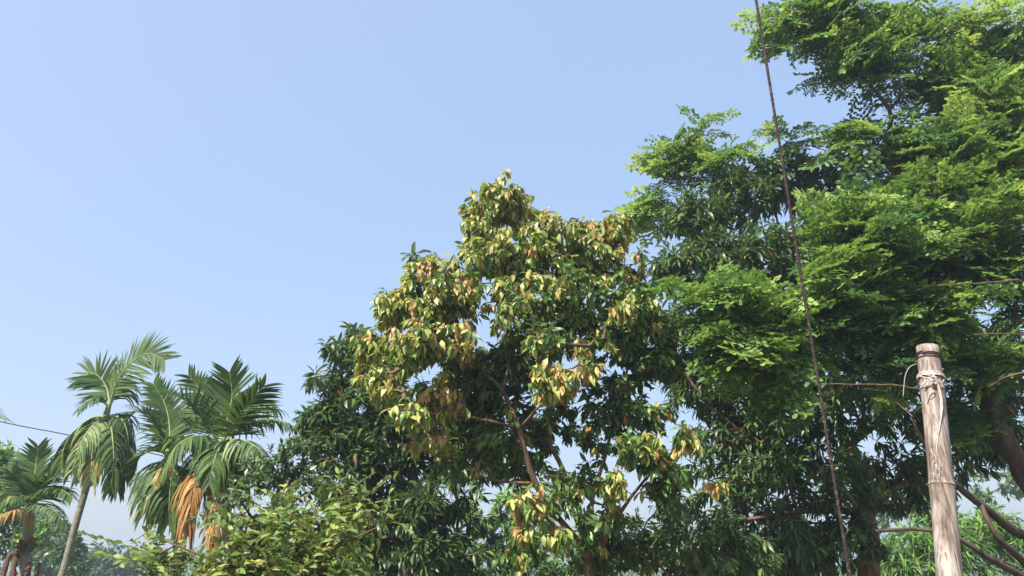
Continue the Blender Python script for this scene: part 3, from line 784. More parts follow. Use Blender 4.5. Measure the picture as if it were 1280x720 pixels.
# ---------------------------------------------------------------- areca palms
def frond_mesh(rt_o, base, pts, leaf_len=0.5, n=42, lift=0.4, droop=0.6, mat='palm', width=0.034, rach='rachis', side=None, start=0.12, mix=None, ragged=.12, wide=1.0):
    """A rachis along pts with a row of leaflets on each side; lift opens them upward in a V, droop lets their ends hang."""
    q = smooth_line(np.array(pts), 0.05)
    T, _, _ = frames(q)
    L = np.concatenate(([0], np.cumsum(np.linalg.norm(np.diff(q, axis=0), axis=1)))); tot = L[-1]
    V, F = tube(q, np.interp(L / tot, [0, .15, 1], [0.022, 0.014, 0.004]), 5, True)
    fr = mesh_from('frond', V, F, M[rach], rt_o, base)
    parts, uvs, mi = [], [], []
    for k in range(n):
        f = start + (1 - start) * (k + .5) / n
        i = int(np.searchsorted(L, f * tot)); i = min(max(i, 1), len(q) - 1)
        t = T[i]; p = q[i - 1] + (q[i] - q[i - 1]) * ((f * tot - L[i - 1]) / max(1e-6, L[i] - L[i - 1]))
        s0 = np.cross(t, UP) if side is None else np.asarray(side, float) - t * np.dot(side, t)
        if np.linalg.norm(s0) < .15:
            s0 = np.array((1., .2, 0))
        s0 = unit(s0); nrm = unit(np.cross(s0, t))
        if nrm[2] < 0 and side is None:
            nrm = -nrm
        ln = leaf_len * (0.45 + 0.75 * math.sin(math.pi * min(1, (.16 + .8 * (1 - (1 - f) ** 1.5)))) ** .8) * rng.uniform(1 - ragged, 1 + ragged)
        fwd = .45 + .75 * f ** 1.5
        for s in (-1, 1):
            if rng.random() < .02:
                continue
            d = unit(s0 * s * wide + t * fwd + nrm * lift + rng.normal(0, .1, 3))
            m = 4
            c = [p]
            dd = d.copy()
            for j in range(m):
                dd = unit(dd + np.array((0, 0, -droop * (.1 + .28 * j) * rng.uniform(.7, 1.3))))
                c.append(c[-1] + dd * ln / m)
            c = np.array(c)
            tt = unit(np.gradient(c, axis=0))
            wv = unit(np.cross(tt, nrm + .35 * s0 * s + rng.normal(0, .12, 3)))
            ww = width * .5 * np.array((.55, 1, .95, .65, .06))
            W = np.empty((m + 1, 2, 3))
            W[:, 0] = c - wv * ww[:, None]; W[:, 1] = c + wv * ww[:, None]
            parts.append((W.reshape(-1, 3), [(2 * j, 2 * j + 1, 2 * j + 3, 2 * j + 2) for j in range(m)]))
            uvs += [(j / m, s2) for j in range(m + 1) for s2 in (-1, 1)]
            mi += [int(mix is not None and rng.random() < mix[1])] * m
    V, F = join(parts)
    mats = [M[mat]] + ([M[mix[0]]] if mix else [])
    mesh_from('leaflets', V, F, mats, fr, base, uv=uvs, mat_idx=mi, kind='stuff', smooth=False)
    return fr

def palm_trunk(rt_o, base, rows, rings=0.11):
    pts = np.array([np.array(base)] + [P(a, b, c) for a, b, c, _ in rows]); rad = [rows[0][3] * 1.15] + [r[3] for r in rows]
    q = smooth_line(pts, 0.035)
    t0 = np.concatenate(([0], np.cumsum(np.linalg.norm(np.diff(pts, axis=0), axis=1))))
    t1 = np.concatenate(([0], np.cumsum(np.linalg.norm(np.diff(q, axis=0), axis=1)))) 
    r = np.interp(t1 / t1[-1], t0 / t0[-1], rad)
    ph = (t1 / rings) % 1.0
    r = r * (1 + .05 * np.exp(-((ph - .5) / .14) ** 2) - .02 * ph)
    V, F = tube(q, r, 12, True, .008)
    return mesh_from('trunk', V, F, M['palm_trunk'], rt_o, base)

def shaft(rt_o, base, rows, mat='shaft'):
    pts = np.array([P(a, b, c) for a, b, c, _ in rows]); q = smooth_line(pts, .08)
    r = np.interp(np.linspace(0, 1, len(q)), np.linspace(0, 1, len(rows)), [x[3] for x in rows])
    V, F = tube(q, r, 10, True, .02)
    return mesh_from('crownshaft', V, F, M[mat], rt_o, base)

def ico(c, r, sq=1.0):
    t = (1 + 5 ** .5) / 2
    V = unit(np.array([(-1, t, 0), (1, t, 0), (-1, -t, 0), (1, -t, 0), (0, -1, t), (0, 1, t), (0, -1, -t), (0, 1, -t), (t, 0, -1), (t, 0, 1), (-t, 0, -1), (-t, 0, 1)]))
    F = [(0, 11, 5), (0, 5, 1), (0, 1, 7), (0, 7, 10), (0, 10, 11), (1, 5, 9), (5, 11, 4), (11, 10, 2), (10, 7, 6), (7, 1, 8), (3, 9, 4), (3, 4, 2), (3, 2, 6), (3, 6, 8), (3, 8, 9), (4, 9, 5), (2, 4, 11), (6, 2, 10), (8, 6, 7), (9, 8, 1)]
    return np.asarray(c) + V * r * np.array((1, 1, sq)), F

def fruit_bunch(rt_o, base, c, r):
    parts = []
    for k in range(70):
        v = unit(rng.normal(0, 1, 3)) * r * rng.random() ** .4 * np.array((.8, .8, 1.2))
        parts.append(ico(np.asarray(c) + v, .024, 1.25))
    V, F = join(parts)
    mesh_from('fruit_bunch', V, F, M['fruit'], rt_o, base, kind='stuff')

def PL(d, *rows):
    """Pixel polyline with depth offsets."""
    return [P(r[0], r[1], d + (r[2] if len(r) > 2 else 0)) for r in rows]

# the leaning single palm
D = 13.0
b = G(62, D)
pa = root('areca_palm', b, 'slender leaning areca palm with grey ringed trunk and skirt of hanging fronds', 'palm')
palm_trunk(pa, b, [(78, 718, D, .06), (92, 665, D, .056), (107, 613, D, .054), (116, 580, D, .055)])
shaft(pa, b, [(115, 586, D, .07), (124, 553, D, .085), (132, 522, D, .065), (138, 500, D, .035)])
fruit_bunch(pa, b, P(110, 590, D - .12), .2)
fruit_bunch(pa, b, P(122, 575, D - .16), .17)
kw = dict(leaf_len=.46, n=36, width=.042)
frond_mesh(pa, b, PL(D, (138, 504), (146, 478, -.1), (164, 454, -.2), (186, 442, -.3), (206, 450, -.4)), lift=.15, droop=.1, side=(-.62, .35, .8), start=.08, leaf_len=.5, n=40, width=.04)
frond_mesh(pa, b, PL(D, (137, 504), (133, 484, .1), (120, 468, .1), (106, 468, .1), (94, 478, .1)), lift=.15, droop=.14, side=(.5, .35, .85), start=.08, leaf_len=.46, n=36, width=.04)
frond_mesh(pa, b, PL(D, (136, 508), (122, 498, -.2), (108, 502, -.4), (98, 514, -.5)), lift=.3, droop=.7, leaf_len=.26, n=26, width=.036)
frond_mesh(pa, b, PL(D, (138, 506), (146, 492, .2), (152, 484, .4), (160, 476, .7)), lift=.2, droop=1.0, leaf_len=.4, n=26, width=.042)
frond_mesh(pa, b, PL(D, (134, 522), (116, 522, -.1), (96, 536, -.2), (80, 562, -.2), (76, 590, -.2)), lift=-.05, droop=1.3, mix=('palm_light', .12), **kw)
frond_mesh(pa, b, PL(D, (134, 524), (118, 530, -.4), (100, 556, -.6), (90, 590, -.65)), lift=-.05, droop=1.4, mix=('palm_light', .45), **kw)
frond_mesh(pa, b, PL(D, (133, 526), (126, 540, -.45), (116, 572, -.6), (113, 602, -.6)), lift=0, droop=1.5, mix=('palm_yellow', .35), mat='palm_light', **kw)
frond_mesh(pa, b, PL(D, (136, 524), (140, 540, -.4), (142, 575, -.55), (139, 610, -.55)), lift=0, droop=1.5, **kw)
frond_mesh(pa, b, PL(D, (137, 520), (152, 524, -.1), (160, 548, -.15), (158, 590, -.15)), lift=0, droop=1.4, **kw)
frond_mesh(pa, b, PL(D, (137, 520), (152, 518, .3), (163, 536, .4), (166, 560, .4)), lift=0, droop=1.3, **kw)
frond_mesh(pa, b, PL(D, (134, 522), (124, 526, .4), (108, 556, .6), (100, 596, .6)), lift=0, droop=1.4, **kw)
frond_mesh(pa, b, PL(D, (136, 520), (146, 540, .4), (150, 575, .5), (147, 612, .5)), lift=0, droop=1.4, **kw)

# the clump: three crowns
def clump_palm(label, D, base_px, tr, sh, fronds, grp=None, dry=()):
    b = G(base_px, D)
    o = root('areca_palm', b, label, 'palm', grp)
    palm_trunk(o, b, [(x, y, D, r) for x, y, r in tr])
    shaft(o, b, [(x, y, D, r) for x, y, r in sh])
    for pts, k in fronds:
        a = dict(leaf_len=.52, n=34, width=.043, lift=.3, droop=.5); a.update(k)
        frond_mesh(o, b, PL(D, *pts), **a)
    for pts, k in dry:
        a = dict(leaf_len=.55, n=34, width=.03, lift=0, droop=1.6, mat='palm_dry', rach='sheath', mix=('dry', .3), ragged=.35); a.update(k)
        frond_mesh(o, b, PL(D, *pts), **a)
    return o

clump_palm('broad crowned areca palm with an upright fan of fronds above the dry orange frond', 11.5, 292,
    [(288, 720, .085), (283, 650, .08), (279, 610, .075)], [(279, 612, .08), (276, 575, .09), (276, 548, .05)],
    [(((276, 555), (284, 525, .1), (290, 495, .2), (287, 466, .2)), dict(side=(1, .15, 0), lift=.35, droop=.08, leaf_len=.55, width=.04)),
     (((277, 555), (292, 530, -.2), (312, 502, -.35), (330, 482, -.4)), dict(side=(.75, .3, .5), lift=.25, droop=.12)),
     (((277, 556), (300, 535, .1), (330, 525, .2), (360, 530, .2), (386, 548, .2)), dict(lift=.2, droop=1.0, leaf_len=.36, mix=('palm_light', .3))),
     (((275, 556), (252, 520, -.1), (226, 498, -.2), (200, 494, -.25)), dict(side=(.2, 1, .2), lift=.6, droop=.2, leaf_len=.45)),
     (((275, 556), (262, 510, .3), (246, 482, .4), (236, 470, .4)), dict(side=(.9, .3, .3), lift=.2, droop=.15, leaf_len=.42)),
     (((276, 558), (250, 545, -.5), (222, 556, -.8), (205, 585, -.9)), dict(lift=.0, droop=.9)),
     (((277, 558), (300, 550, -.6), (322, 560, -.9), (336, 585, -1.0)), dict(lift=.05, droop=1.1, mix=('palm_light', .3))),
     (((276, 558), (276, 556, -.6), (268, 575, -1.0), (262, 605, -1.1)), dict(lift=.1, droop=1.2, mix=('palm_light', .2))),
     (((276, 558), (262, 560, -.5), (245, 585, -.8), (232, 625, -.85)), dict(lift=0, droop=1.4)),
     (((277, 556), (300, 520, .6), (322, 505, 1.0), (345, 512, 1.2)), dict(lift=.2, droop=.6)),
     (((277, 558), (296, 560, -.3), (308, 590, -.5), (312, 620, -.5)), dict(lift=0, droop=1.4))],
    dry=[(((270, 585), (256, 586, -.6), (243, 604, -1.1), (237, 640, -1.3), (235, 668, -1.3)), dict(leaf_len=.5, wide=.4, n=66)),
         (((274, 590), (272, 612, -.8), (268, 660, -1.2), (264, 704, -1.2)), dict(leaf_len=.5, wide=.3))])

clump_palm('areca palm with yellowing base fronds beside the upright fan of fronds', 12.2, 226,
    [(223, 720, .08), (220, 660, .075), (216, 620, .07)], [(216, 622, .075), (212, 590, .08), (210, 562, .045)],
    [(((210, 568), (200, 540, .1), (186, 522, .1), (170, 515, .1), (160, 522, .1)), dict(side=(.2, 1, 0), lift=.7, droop=.25, leaf_len=.4)),
     (((210, 568), (212, 535, .2), (206, 505, .3), (192, 480, .35)), dict(side=(1, .3, .2), lift=.3, droop=.12, leaf_len=.42)),
     (((210, 570), (195, 562, -.2), (178, 568, -.3), (164, 582, -.3)), dict(lift=.3, droop=.35, leaf_len=.34)),
     (((210, 572), (198, 580, -.3), (188, 605, -.5), (182, 640, -.55)), dict(lift=0, droop=1.5, mix=('palm_yellow', .15))),
     (((210, 572), (206, 585, -.4), (200, 612, -.6), (196, 648, -.6)), dict(lift=0, droop=1.5, mix=('palm_yellow', .2))),
     (((210, 572), (214, 590, -.4), (212, 620, -.6), (210, 655, -.6)), dict(lift=0, droop=1.5)),
     (((211, 570), (226, 552, -.2), (244, 552, -.3), (258, 570, -.35)), dict(lift=.2, droop=.8)),
     (((210, 572), (222, 590, -.3), (228, 620, -.4), (226, 655, -.4)), dict(lift=0, droop=1.4)),
     (((210, 570), (222, 540, .4), (236, 520, .7), (254, 512, .9)), dict(lift=.3, droop=.5))],
    dry=[(((211, 580), (204, 585, -.5), (199, 595, -.7), (196, 608, -.75)), dict(leaf_len=.2, n=22, mat='palm_yellow'))])

# the small palm at the edge, with old reddish sheaths round its foot
D3 = 14.0
o3 = clump_palm('short areca palm with reddish old sheaths and one withered orange frond', D3, 30,
    [(30, 725, .09), (32, 690, .09), (36, 660, .085)], [(35, 668, .09), (38, 640, .1), (40, 622, .05)],
    [(((40, 630), (42, 605, .1), (45, 580, .2), (48, 558, .2)), dict(side=(1, .1, 0), lift=.3, droop=.1, leaf_len=.46)),
     (((40, 630), (52, 608, 0), (66, 592, -.1), (76, 580, -.1)), dict(side=(.7, .3, .6), lift=.2, droop=.15, leaf_len=.42)),
     (((40, 630), (58, 618, -.3), (76, 612, -.5), (90, 622, -.6)), dict(lift=.1, droop=.5, leaf_len=.42)),
     (((40, 630), (26, 606, 0), (14, 592, -.1), (4, 588, -.1)), dict(side=(-.3, .8, .4), lift=.4, droop=.25, leaf_len=.42)),
     (((40, 632), (24, 622, -.3), (10, 622, -.5), (-4, 634, -.6)), dict(lift=.1, droop=.6, leaf_len=.42, mix=('palm_light', .3))),
     (((40, 632), (56, 630, -.5), (70, 640, -.8), (80, 655, -.9)), dict(lift=.1, droop=.6, leaf_len=.36)),
     (((40, 632), (30, 612, .4), (26, 590, .7), (30, 572, .9)), dict(lift=.3, droop=.3, leaf_len=.42))],
    dry=[(((38, 640), (24, 636, -.6), (10, 640, -.8), (-6, 646, -.9)), dict(leaf_len=.34, n=26, droop=1.6, mat='palm_dry', mix=('palm_yellow', .5)))])
for a in (((12, 694), (6, 712, -.1), (-6, 760, -.3)), ((22, 690), (17, 710, -.3), (8, 770, -.5)), ((37, 704), (34, 720, -.4), (30, 780, -.6)), ((49, 706), (45, 722, -.2), (38, 780, -.4))):
    q = smooth_line(np.array(PL(D3, *a)), .06)
    V, F = tube(q, np.linspace(.036, .055, len(q)), 9, True, .16)
    mesh_from('old_sheath', V, F, M['sheath'], o3, o3.location)
fruit_bunch(o3, np.array(o3.location), P(26, 684, D3 - .2), .1)
fruit_bunch(o3, np.array(o3.location), P(40, 680, D3 - .15), .1)

# a palm whose frond tips just reach into view
clump_palm('areca palm with pale wispy frond tip beside the overhead wire', 15.0, -70,
    [(-72, 720, .08), (-74, 640, .075), (-76, 590, .07)], [(-76, 592, .075), (-77, 565, .08), (-78, 540, .04)],
    [(((-78, 545), (-50, 510), (-22, 505), (6, 524)), dict(lift=.35, droop=.35, leaf_len=.42, mat='palm_light', n=50, width=.022)),
     (((-78, 545), (-90, 500), (-110, 480), (-140, 490)), dict(side=(0, 1, 0), lift=.6)),
     (((-78, 548), (-60, 545, -.4), (-44, 560, -.7), (-34, 590, -.8)), dict(lift=0, droop=1.2)),
     (((-78, 548), (-100, 545, -.3), (-118, 565, -.5), (-126, 600, -.5)), dict(lift=0, droop=1.2)),
     (((-78, 545), (-76, 505, .2), (-70, 480, .3), (-60, 462, .3)), dict(side=(1, .2, 0), lift=.3, droop=.1))])
# ---------------------------------------------------------------- bamboo post, its ties, the cables
def bamboo_mat():
    m, nt, N = nodes_of('weathered_bamboo')
    L = nt.links.new
    tc = N('ShaderNodeTexCoord'); mp = N('ShaderNodeMapping'); mp.inputs['Scale'].default_value = (1, 1, .045)
    L(tc.outputs['Object'], mp.inputs[0])
    n1 = N('ShaderNodeTexNoise'); n1.inputs['Scale'].default_value = 95; n1.inputs['Detail'].default_value = 6; n1.inputs['Roughness'].default_value = .65
    L(mp.outputs[0], n1.inputs['Vector'])
    r1 = N('ShaderNodeValToRGB'); ramp(r1, [(.3, (.075, .052, .043)), (.44, (.19, .145, .12)), (.56, (.33, .275, .24)), (.8, (.48, .425, .375))])
    L(n1.outputs[0], r1.inputs[0])
    n2 = N('ShaderNodeTexNoise'); n2.inputs['Scale'].default_value = 9; n2.inputs['Detail'].default_value = 5
    mp2 = N('ShaderNodeMapping'); mp2.inputs['Scale'].default_value = (1, 1, .35); L(tc.outputs['Object'], mp2.inputs[0]); L(mp2.outputs[0], n2.inputs['Vector'])
    r2 = N('ShaderNodeMapRange'); r2.inputs[1].default_value = .5; r2.inputs[2].default_value = .68; L(n2.outputs[0], r2.inputs[0])
    mx = N('ShaderNodeMix', data_type='RGBA', blend_type='MULTIPLY'); L(r2.outputs[0], mx.inputs['Factor'])
    L(r1.outputs[0], mx.inputs['A']); mx.inputs['B'].default_value = (.5, .42, .38, 1)
    n3 = N('ShaderNodeTexNoise'); n3.inputs['Scale'].default_value = 5; n3.inputs['Detail'].default_value = 3
    L(mp2.outputs[0], n3.inputs['Vector'])
    r3 = N('ShaderNodeMapRange'); r3.inputs[1].default_value = .55; r3.inputs[2].default_value = .7; r3.inputs[4].default_value = .6; L(n3.outputs[0], r3.inputs[0])
    mx2 = N('ShaderNodeMix', data_type='RGBA'); L(r3.outputs[0], mx2.inputs['Factor']); L(mx.outputs['Result'], mx2.inputs['A']); mx2.inputs['B'].default_value = (.52, .47, .42, 1)
    mp4 = N('ShaderNodeMapping'); mp4.inputs['Scale'].default_value = (1, 1, .014); L(tc.outputs['Object'], mp4.inputs[0])
    n4 = N('ShaderNodeTexNoise'); n4.inputs['Scale'].default_value = 150; n4.inputs['Detail'].default_value = 2; L(mp4.outputs[0], n4.inputs['Vector'])
    r4 = N('ShaderNodeMapRange'); r4.inputs[1].default_value = .62; r4.inputs[2].default_value = .68; r4.inputs[4].default_value = .85; L(n4.outputs[0], r4.inputs[0])
    mx4 = N('ShaderNodeMix', data_type='RGBA'); L(r4.outputs[0], mx4.inputs['Factor']); L(mx2.outputs['Result'], mx4.inputs['A']); mx4.inputs['B'].default_value = (.05, .035, .03, 1)
    mx2 = mx4
    pr = N('ShaderNodeBsdfPrincipled'); pr.inputs['Roughness'].default_value = .7; pr.inputs['Specular IOR Level'].default_value = .35
    L(mx2.outputs['Result'], pr.inputs['Base Color'])
    bp = N('ShaderNodeBump'); bp.inputs['Strength'].default_value = .35; bp.inputs['Distance'].default_value = .004
    L(n1.outputs[0], bp.inputs['Height']); L(bp.outputs[0], pr.inputs['Normal'])
    out = N('ShaderNodeOutputMaterial'); L(pr.outputs[0], out.inputs[0])
    return m
M['bamboo'] = bamboo_mat()
M['bamboo_cut'] = bark_mat('bamboo_cut_end', (.16, .1, .07), (.4, .3, .2), 60, 1, .9, .2)
M['node'] = bark_mat('bamboo_node_ring', (.13, .085, .06), (.34, .27, .21), 70, 1, .8, .4)
M['twine'] = bark_mat('pale_twine', (.36, .29, .275), (.62, .53, .5), 160, 1, .9, .3)
M['tie'] = bark_mat('dark_wire', (.03, .02, .02), (.09, .06, .05), 60, 1, .6, .1)
M['rust'] = bark_mat('rusted_cable', (.014, .011, .01), (.045, .03, .026), 60, 1, .7, .4, (.17, .12, .095))
M['cable'] = bark_mat('black_cable', (.015, .015, .016), (.035, .035, .036), 30, 1, .6, .1)

top, low = P(1158.5, 434, 3.0), P(1184, 722, 2.92)
axis = unit(top - low)
foot = low + axis * (-(low[2] + .25) / axis[2])
Lp = np.linalg.norm(top - foot)
pbase = foot + axis * (.25 / axis[2])
post = root('bamboo_post', pbase, 'weathered grey bamboo post with open cut top', 'post')
pa_, pb_ = perp(axis)
def on_axis(y):
    """Distance along the post at photograph row y."""
    s = np.linspace(0, Lp, 600)
    return s[np.argmin(np.abs(project(foot + axis * s[:, None])[1] - y))]
nodes_s = sorted([on_axis(487), on_axis(607), on_axis(607) - .38, on_axis(607) - .76, on_axis(607) - 1.14, on_axis(607) - 1.5])
ss = np.unique(np.concatenate((np.linspace(0, Lp, 120), *[np.linspace(k - .03, k + .03, 13) for k in nodes_s])))
ss = ss[(ss >= 0) & (ss <= Lp)]
def prad(s):
    r = .0445 - .003 * s / Lp
    for k in nodes_s:
        r += .0028 * math.exp(-((s - k) / .010) ** 2) + .0012 * math.exp(-((s - k) / .04) ** 2)
    return r
sides = 40
ang = np.arange(sides) * 2 * math.pi / sides
V = []
lump = rng.normal(0, .006, sides); lump = (lump + np.roll(lump, 1) + np.roll(lump, -1)) / 3
for s in ss:
    c = foot + axis * s + pa_ * .009 * math.sin(s * 2.2) 
    R = prad(s) * (1 + lump)
    e = rng.normal(0, .0006, sides) if s > Lp - 1e-6 else np.zeros(sides)
    for k in range(sides):
        V.append(c + axis * e[k] + R[k] * (pa_ * math.cos(ang[k]) + pb_ * math.sin(ang[k])))
n = len(ss)
for dep in (0, .11):
    c = foot + axis * (Lp - dep - .002) + pa_ * .009 * math.sin((Lp - dep) * 2.2)
    for k in range(sides):
        V.append(c + (prad(Lp) - .009) * (pa_ * math.cos(ang[k]) + pb_ * math.sin(ang[k])))
F = [(i * sides + j, i * sides + (j + 1) % sides, (i + 1) * sides + (j + 1) % sides, (i + 1) * sides + j) for i in range(n + 1) for j in range(sides)]
F.append(tuple((n + 1) * sides + j for j in range(sides)))
mi = [0] * ((n - 1) * sides) + [1] * (2 * sides + 1)
mesh_from('culm', np.array(V), F, [M['bamboo'], M['bamboo_cut']], post, pbase, mat_idx=mi)

def loop_round(s, rr, r, turns=1.0, tilt=0.0, pitch=0.0, seg=40, phase=0.0, jit=0.0):
    pts = []
    for k in range(int(seg * turns) + 1):
        a = phase + 2 * math.pi * k / seg
        off = pa_ * math.cos(a) + pb_ * math.sin(a)
        h = s + tilt * math.sin(a) + pitch * k / seg
        pts.append(foot + axis * h + pa_ * .009 * math.sin(h * 2.2) + off * (rr + (rng.normal(0, jit) if jit else 0)))
    return tube(np.array(pts), r, 6)
for k in nodes_s:
    if k > .3:
        V, F = loop_round(k, prad(k) * 1.0 - .0005, .0028, 1.0, rng.normal(0, .002), jit=.0004)
        mesh_from('node_ring', V, F, M['node'], post, pbase)
# peeled fibres near the lower node
parts = []
kf = on_axis(600)
fpx, _, _ = project(np.array([foot + axis * kf]))
for k in range(9):
    a0 = math.atan2(np.dot(np.array((-.55, -.8, 0)), pb_), np.dot(np.array((-.55, -.8, 0)), pa_)) + rng.normal(0, .2)
    off = pa_ * math.cos(a0) + pb_ * math.sin(a0)
    s0 = kf + rng.uniform(-.03, .05)
    q = [foot + axis * (s0 + t * rng.uniform(.03, .06)) + off * (prad(s0) + .004 + .010 * math.sin(t * 3.1)) + pa_ * rng.normal(0, .004) + pb_ * rng.normal(0, .004) for t in np.linspace(0, 1, 5)]
    parts.append(tube(smooth_line(q, .008), .0009, 4))
V, F = join(parts)
mesh_from('peeled_fibres', V, F, M['twine'], post, pbase, kind='stuff')

# dark wire wound twice below the cut, with a free end curling off
s = on_axis(447)
parts = [loop_round(s, prad(s) + .0015, .0028, 2.0, .002, .007, phase=1.0), loop_round(s - .004, prad(s) + .002, .0022, 1.0, -.003)]
V, F = join(parts)
tw = root('tie_wire', P(1158.5, 447, 2.95), 'dark wire wound round the bamboo post just below its cut top', 'wire')
mesh_from('winding', V, F, M['tie'], tw, tw.location, kind='stuff')
q = PL(2.95, (1146, 455), (1138, 458), (1132, 468), (1130, 482), (1129, 496))
V, F = tube(smooth_line(q, .01), .0011, 5)
mesh_from('loose_end', V, F, M['twine'], tw, tw.location)

# pale twine: turns round the node, a knot and strands hanging on one side
s = on_axis(473)
tn = root('twine', P(1160, 472, 2.95), 'frayed pale twine knotted round the bamboo post, loose ends hanging down', 'twine')
parts = [loop_round(s + dz, prad(s) + .003 + .001 * k, .0032, 1.0, tl, jit=.0008, phase=k) for k, (dz, tl) in enumerate(((0, .006), (.008, .003), (-.006, .010), (.003, -.004)))]
V, F = join(parts)
mesh_from('winding', V, F, M['twine'], tn, tn.location, kind='stuff')
dq = 2.93
for k, rows in enumerate((((1150, 470), (1158, 473), (1168, 478), (1174, 490), (1176, 510), (1174, 545), (1176, 572), (1186, 588), (1192, 592)),
                          ((1156, 468), (1166, 472), (1173, 484), (1177, 500), (1177, 520), (1173, 548), (1178, 570), (1188, 584), (1198, 594)),
                          ((1160, 468), (1170, 476), (1175, 488), (1178, 505), (1176, 525), (1171, 560), (1176, 580), (1186, 588)),
                          ((1166, 470), (1172, 476), (1178, 478), (1180, 474)),
                          ((1152, 482), (1158, 476), (1165, 478), (1160, 482), (1154, 480)))):
    q = smooth_line(np.array(PL(dq - .004 * k, *rows)), .006, .0006)
    V, F = tube(q, np.interp(np.linspace(0, 1, len(q)), [0, .4, 1], [.0034, .0024, .0011]), 5)
    mesh_from('strand', V, F, M['twine'], tn, tn.location)
parts = [ico(P(1168 + rng.normal(0, 3), 474 + rng.normal(0, 3), 2.925), .006 * rng.uniform(.7, 1.2), .8) for _ in range(7)]
V, F = join(parts)
mesh_from('knot', V, F, M['twine'], tn, tn.location, kind='stuff')

# the slanting stay cable: strands twisted round one another
a, b = P(1063, 724, 3.05), P(944.5, -4, 3.0)
dr = unit(b - a)
lo = a + dr * (-(a[2] + .1) / dr[2]); hi = a + dr * ((9.5 - a[2]) / dr[2])
st = root('stay_cable', lo + dr * (.1 / dr[2]), 'rusty twisted stay cable slanting up across the sky and trees', 'cable')
n = 900
tt = np.linspace(0, 1, n)
line = lo + (hi - lo) * tt[:, None]
ca, cb = perp(dr)
Ltot = np.linalg.norm(hi - lo)
for k in range(4):
    ph = 2 * math.pi * (k / 4 + tt * Ltot / .11)
    q = line + .0031 * (np.cos(ph)[:, None] * ca + np.sin(ph)[:, None] * cb)
    V, F = tube(q, .0038, 6)
    mesh_from('strand', V, F, M['rust'], st, st.location)
# a few burrs of frayed wire
for y in (150, 330, 452, 520, 610, 655):
    t0 = np.argmin(np.abs(project(line)[1] - y)); p = line[t0]
    d2 = unit(ca * rng.normal() + cb * rng.normal() + dr * rng.normal(0, .6))
    V, F = tube(np.array([p, p + d2 * .012, p + d2 * .02 + dr * .006]), [.0014, .0011, .0008], 4)
    mesh_from('burr', V, F, M['rust'], st, st.location)

# overhead wire running behind the palms
q = np.array([P(-260, 470, 15.6), P(0, 527, 15.6), P(72, 541, 15.6), P(150, 558, 15.7), P(240, 580, 15.8), P(420, 640, 16.0)])
q = smooth_line(q, .3)
V, F = tube(q, .011, 6)
o = mesh_from('overhead_wire', V, F, M['cable'], None)
tag(o, 'thin black overhead wire crossing the sky behind the leaning areca palm', 'wire')

# dead branches of the feathery tree, bare and sunlit among the leaves
def dead_branch(rows, r):
    q = smooth_line(np.array([P(x, y, d) for x, y, d in rows]), .08, .004)
    V, F = tube(q, np.linspace(r * 1.4, r * .55, len(q)), 6, True, .07)
    mesh_from('dead_branch', V, F, M['dry_wood'], rain, rain.location)
dead_branch(((1268, 374, 9.8), (1276, 352, 9.1), (1240, 353, 8.4), (1172, 357, 8.2)), .013)
dead_branch(((1270, 392, 9.82), (1284, 416, 9.0), (1262, 417, 8.2), (1218, 418, 8.1)), .012)
dead_branch(((1141, 522, 8.9), (1160, 494, 8.0), (1130, 483, 7.7), (1080, 480, 7.7), (1022, 480, 7.8)), .009)
dead_branch(((1228, 493, 10.0), (1238, 484, 9.0), (1262, 470, 8.3), (1300, 462, 8.2)), .02)

# the far edge of the field and its grass
def scatter(name, label, pts, d, up, size, mats, mix, shape):
    lv = Leaves(shape, mats)
    for k in range(len(pts)):
        lv.add(pts[k], d[k], up[k], size[k], int(rng.choice(len(mats), p=mix)))
    lv.close()
    Vs, Fs, us, ms, off = [], [], [], [], 0
    for k, (V, F, uv) in enumerate(SHAPE[shape]):
        idx = np.nonzero(lv.v == k)[0]
        A = lv.R[idx] * lv.s[idx][:, None, None]
        Vs.append((np.einsum('nij,vj->nvi', A, V) + lv.p[idx][:, None]).reshape(-1, 3))
        Fs.append((F[None] + (np.arange(len(idx)) * len(V))[:, None, None] + off).reshape(-1, 4))
        us.append(np.tile(uv, (len(idx), 1))); ms.append(np.repeat(lv.m[idx], len(F))); off += len(idx) * len(V)
    o = mesh_from(name, np.concatenate(Vs), np.concatenate(Fs), [M[k] for k in mats], None, uv=np.concatenate(us), mat_idx=np.concatenate(ms))
    tag(o, label, name, kind='stuff')

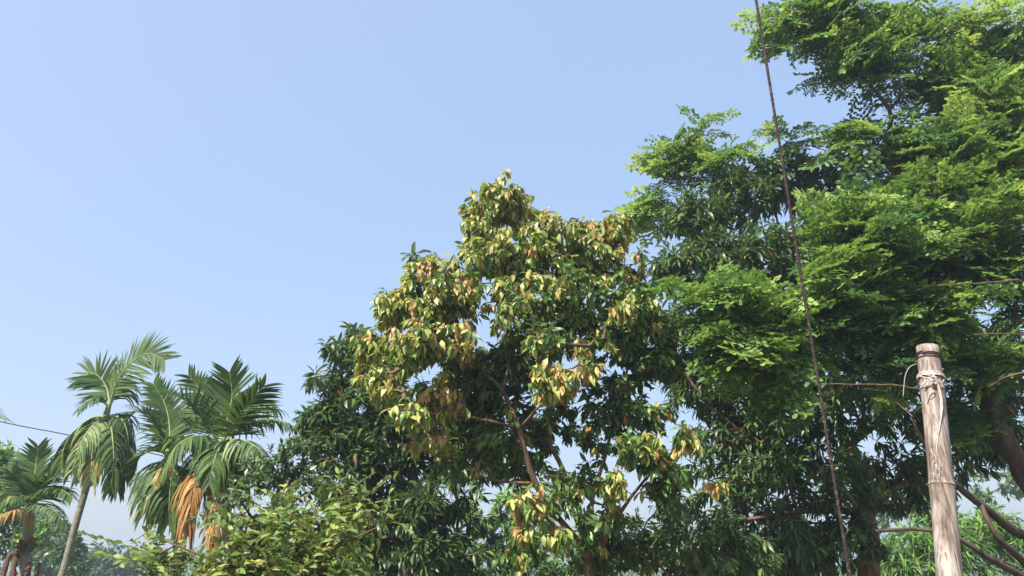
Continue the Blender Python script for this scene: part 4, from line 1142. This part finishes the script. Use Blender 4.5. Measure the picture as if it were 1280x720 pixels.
n = 10500
az = np.radians(rng.uniform(-52, 52, n)); dist = rng.uniform(104, 126, n)
hump = 3.2 + 1.0 * np.sin(az * 31) + .8 * np.sin(az * 73 + 1) + .5 * np.sin(az * 140 + 2)
z = hump * rng.random(n) ** .7 + .1
pts = np.stack((np.sin(az) * dist, np.cos(az) * dist, z), 1)
scatter('treeline', 'low hazy belt of trees along the far edge of the field', pts, unit(rng.normal(0, 1, (n, 3)) + np.array((0, -.6, .1))), rng.normal(0, .5, (n, 3)) + UP, rng.uniform(.5, 1.0, n), ['far', 'bright'], [.85, .15], 'simple')

n = 18000
y = 3.5 + 36 * rng.random(n) ** 1.5; x = rng.uniform(-1, 1, n) * (4 + y * .85)
clump = np.sin(x * 1.7 + 2) * np.sin(y * 1.3) + rng.normal(0, .5, n)
keep = clump > -.35
x, y = x[keep], y[keep]; n = len(x)
pts = np.stack((x, y, np.full(n, -.03) + 0.04 * np.sin(x * 0.7 + 1.3) * np.sin(y * 0.6)), 1)
scatter('grass', 'rough grass growing under the trees', pts, np.stack((rng.normal(0, .4, n), rng.normal(0, .4, n), np.ones(n)), 1), rng.normal(0, 1, (n, 3)) + np.array((0, -.5, 0)), rng.uniform(.12, .42, n), ['guava', 'bright', 'dry'], [.55, .3, .15], 'narrow')

finish_leaves()

# ---------------------------------------------------------------- humid air
def haze():
    m, nt, N = nodes_of('humid_air')
    v = N('ShaderNodeVolumePrincipled')
    v.inputs['Color'].default_value = (0.72, 0.84, 1.0, 1)
    v.inputs['Density'].default_value = 0.0017
    v.inputs['Anisotropy'].default_value = 0.2
    out = N('ShaderNodeOutputMaterial')
    nt.links.new(v.outputs[0], out.inputs['Volume'])
    x, z0, z1 = 905, -1.2, 14.5
    V = [(a, b, c) for c in (z0, z1) for b in (-x, x) for a in (-x, x)]
    F = [(0, 2, 3, 1), (4, 5, 7, 6), (0, 1, 5, 4), (2, 6, 7, 3), (0, 4, 6, 2), (1, 3, 7, 5)]
    o = mesh_from('haze', V, F, m, None, smooth=False)
    tag(o, 'thin humid haze in the air between the trees', 'haze', kind='stuff')
haze()
